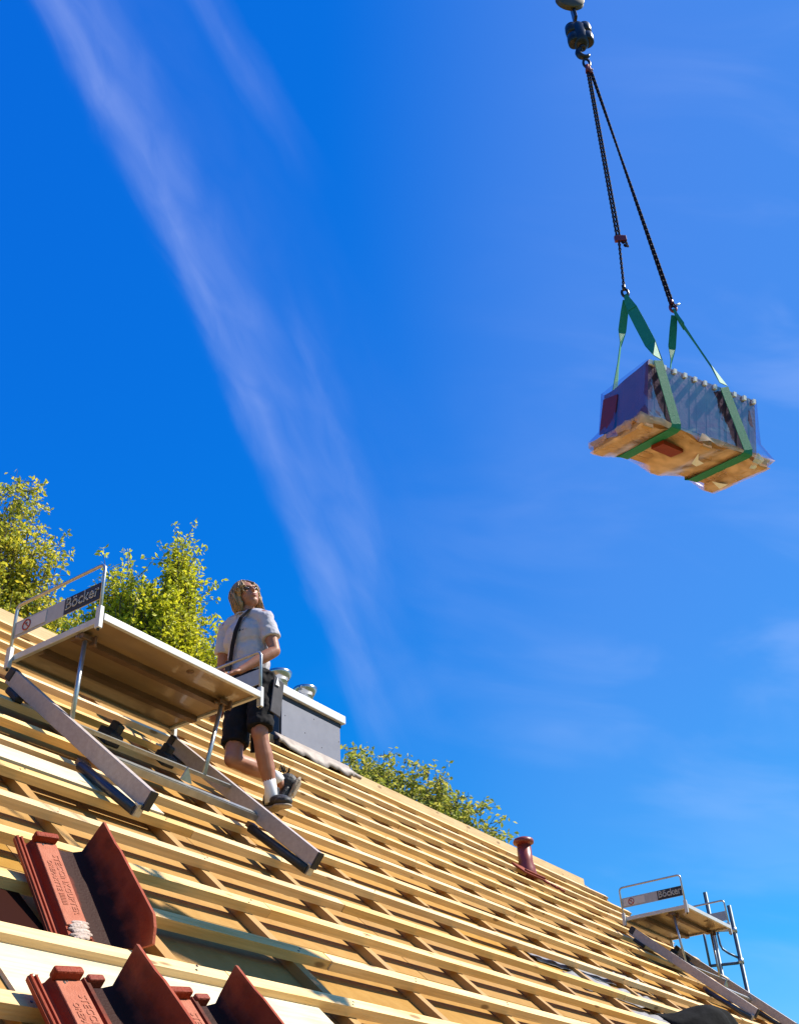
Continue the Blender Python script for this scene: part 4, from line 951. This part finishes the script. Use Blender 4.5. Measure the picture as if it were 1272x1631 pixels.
# hair: cap plus strands
b = B(); random.seed(12)
b.ell(H(0, -.028, .048), (.092, .100, .092), 18, 12, HM); b.ell(H(0, -.060, -.01), (.090, .070, .10), 18, 12, HM); b.ell(H(0, -.055, -.085), (.082, .055, .065), 16, 10, HM)
for s_ in (-1, 1): b.ell(H(.078*s_, -.018, -.045), (.024, .052, .075), 12, 8, HM); b.ell(H(.072*s_, .030, .030), (.018, .030, .05), 12, 8, HM)
remesh(b, 'hair', .006, HAIR, 3, disp=.018, dscale=.022)
b = B()
for i in range(230):
    an = random.uniform(-2.75, 2.75); c_, s_ = math.sin(an), -math.cos(an)      # around the head, gap at the face
    st = H(random.uniform(-.02, .02), random.uniform(-.03, .03), .135)
    face_ = abs(an) > 2.0
    R1 = .093+random.uniform(-.004, .008); zl = -.145+random.uniform(-.035, .03) if not face_ else random.uniform(-.03, .05)
    p1 = H(R1*.62*c_, R1*.70*s_-.02, .118); p2 = H(R1*1.04*c_, R1*1.14*s_-.022, .055); p3 = H(R1*1.08*c_, R1*1.16*s_-.02, -.02 if not face_ else min(.03, zl+.03)); p4 = H(R1*.96*c_+random.uniform(-.01, .01), R1*1.02*s_-.02, zl)
    jx = lambda q_, a_: q_+V3((random.uniform(-a_, a_), random.uniform(-a_, a_), random.uniform(-a_, a_)))
    b.tube([st, p1, jx(p2, .006), jx(p3, .010), jx(p4, .016)], [.003, .0045, .0045, .0035, .0008], 5)
b.obj('hair_strands', HAIR, man)

# ------------------------------------------------------------------ trees
def tree(name, label, loc, H_, crown, leafm, seed, dens, leaf, up=.3, tw=5, group=None, spire=False):
    """crown: list of (cx, cy, cz, rx, ry, rz) ellipsoids relative to loc; limbs run from the trunk to points spread in them"""
    rnd = random.Random(seed); root = empty(name, loc); tag(root, label, 'tree', group)
    b_ = B(); zt = crown[0][2]; b_.tube([V3((0, 0, 0)), V3((.1, .05, H_*.3)), V3((0, 0, H_*.6)), V3((crown[0][0]*.6, crown[0][1]*.6, H_*.86))], [.30, .24, .15, .04], 10)
    lv = []; lf = []
    tips = []
    for ci, (cx, cy, cz, rx, ry, rz, n) in enumerate(crown):
        for i in range(n):
            while True:
                p = V3((rnd.uniform(-1, 1), rnd.uniform(-1, 1), rnd.uniform(-1, 1)))
                if .35 < p.length < 1: break
            tip = V3((cx+p.x*rx, cy+p.y*ry, cz+p.z*rz)); tips.append((tip, p, V3((cx, cy, cz))))
    for tip, p, cc in tips:
        st = V3((cc.x*.35, cc.y*.35, min(tip.z-.4, H_*rnd.uniform(.45, .8)))); mid = st.lerp(tip, .55)+V3((rnd.uniform(-.3, .3), rnd.uniform(-.3, .3), rnd.uniform(-.4, 0)))
        b_.tube([st, mid, tip], [.035, .018, .005], 5, cap=False)
        for k in range(tw):
            q = mid.lerp(tip, rnd.uniform(.3, 1)); d = V3((rnd.gauss(0, 1), rnd.gauss(0, 1), rnd.gauss(0, .8)+up)).normalized()
            if spire and rnd.random() < .6: d = V3((rnd.gauss(0, .35), rnd.gauss(0, .35), 1)).normalized()
            l = rnd.uniform(.25, .7)*(1.3 if spire else 1); e_ = q+d*l
            b_.tube([q, q.lerp(e_, .5)+V3((0, 0, rnd.uniform(-.04, .04))), e_], [.010, .007, .003], 4, cap=False)
            for j in range(dens):
                t_ = rnd.uniform(.05, 1.05); s_ = leaf*rnd.uniform(.6, 1.3)
                c_ = q.lerp(e_, t_)+V3((rnd.gauss(0, .07), rnd.gauss(0, .07), rnd.gauss(0, .06)))*(1.15-t_*.5)
                a_ = V3((rnd.gauss(0, 1), rnd.gauss(0, 1), rnd.gauss(0, .7)-.2)).normalized(); n_ = V3((rnd.gauss(0, 1), rnd.gauss(0, 1), rnd.gauss(0, 1)+.5)); s2 = a_.cross(n_)
                if s2.length < 1e-3: continue
                s2.normalize(); n_ = a_.cross(s2); k0 = len(lv)
                lv += [tuple(c_), tuple(c_+a_*s_*.5+s2*s_*.27-n_*s_*.08), tuple(c_+a_*s_), tuple(c_+a_*s_*.5-s2*s_*.27-n_*s_*.08)]; lf += [(k0, k0+1, k0+2), (k0, k0+2, k0+3)]
    b_.obj('trunk', BARK, root)
    me = bpy.data.meshes.new('foliage'); me.from_pydata(lv, [], lf); me.update(); link('foliage', me, leafm, root)
    return root
def rel(loc, p): return tuple(Vector((p[0], p[1], p[2]+Z0))-Vector(loc))
l1 = (14.0, 22.6, 0)
def E_(l, p, rx, ry, rz, n): return (*rel(l, p), rx, ry, rz, n)
tree('broadleaf_tree', 'tall ochre green tree with loose crown at the left edge behind the roof', l1, 23,
     [E_(l1, (13.6, 22.6, 16.0), 1.9, 1.9, 2.5, 95), E_(l1, (14.55, 21.7, 17.5), .95, .95, 1.2, 34), E_(l1, (14.7, 21.5, 15.3), .8, .8, .8, 24), E_(l1, (15.15, 20.9, 16.35), .75, .35, .35, 10), E_(l1, (14.9, 21.2, 14.2), 1.5, 1.2, .9, 55), E_(l1, (12.5, 24.0, 13.5), 2.5, 2, 3, 40)],
     LEAFA, 11, 15, .14, up=.2, tw=8)
l2 = (15.4, 16.9, 0)
tree('conical_tree', 'bright yellow green tree with pointed leafy shoots behind the near platform', l2, 20.5,
     [E_(l2, (15.35, 16.85, 12.2), 1.15, 1.15, 1.7, 130), E_(l2, (15.95, 15.95, 11.4), .75, .75, 1.2, 65), E_(l2, (14.95, 17.55, 13.4), .55, .55, 1.2, 26), E_(l2, (15.62, 16.4, 13.9), .38, .38, 1.1, 26), E_(l2, (14.6, 18.1, 12.4), .6, .6, .9, 26), E_(l2, (15.3, 17, 10.2), 1.8, 1.8, 1.4, 50)],
     LEAFB, 5, 24, .12, up=.8, tw=9, spire=True)
l3 = (21.3, 15.3, 0)
tree('broadleaf_tree', 'olive green rounded tree behind the ridge to the right of the chimney', l3, 17.2,
     [E_(l3, (21.1, 15.3, 9.7), 1.35, 1.35, 1.2, 110), E_(l3, (21.9, 14.2, 9.3), 1.1, 1.1, 1.15, 90), E_(l3, (22.5, 13.2, 8.8), .9, .9, .85, 50), E_(l3, (22.9, 12.6, 8.25), .5, .5, .4, 12), E_(l3, (21.5, 14.8, 7.6), 2.2, 2.2, 1.3, 40)],
     LEAFC, 9, 16, .13, up=.35, tw=8)
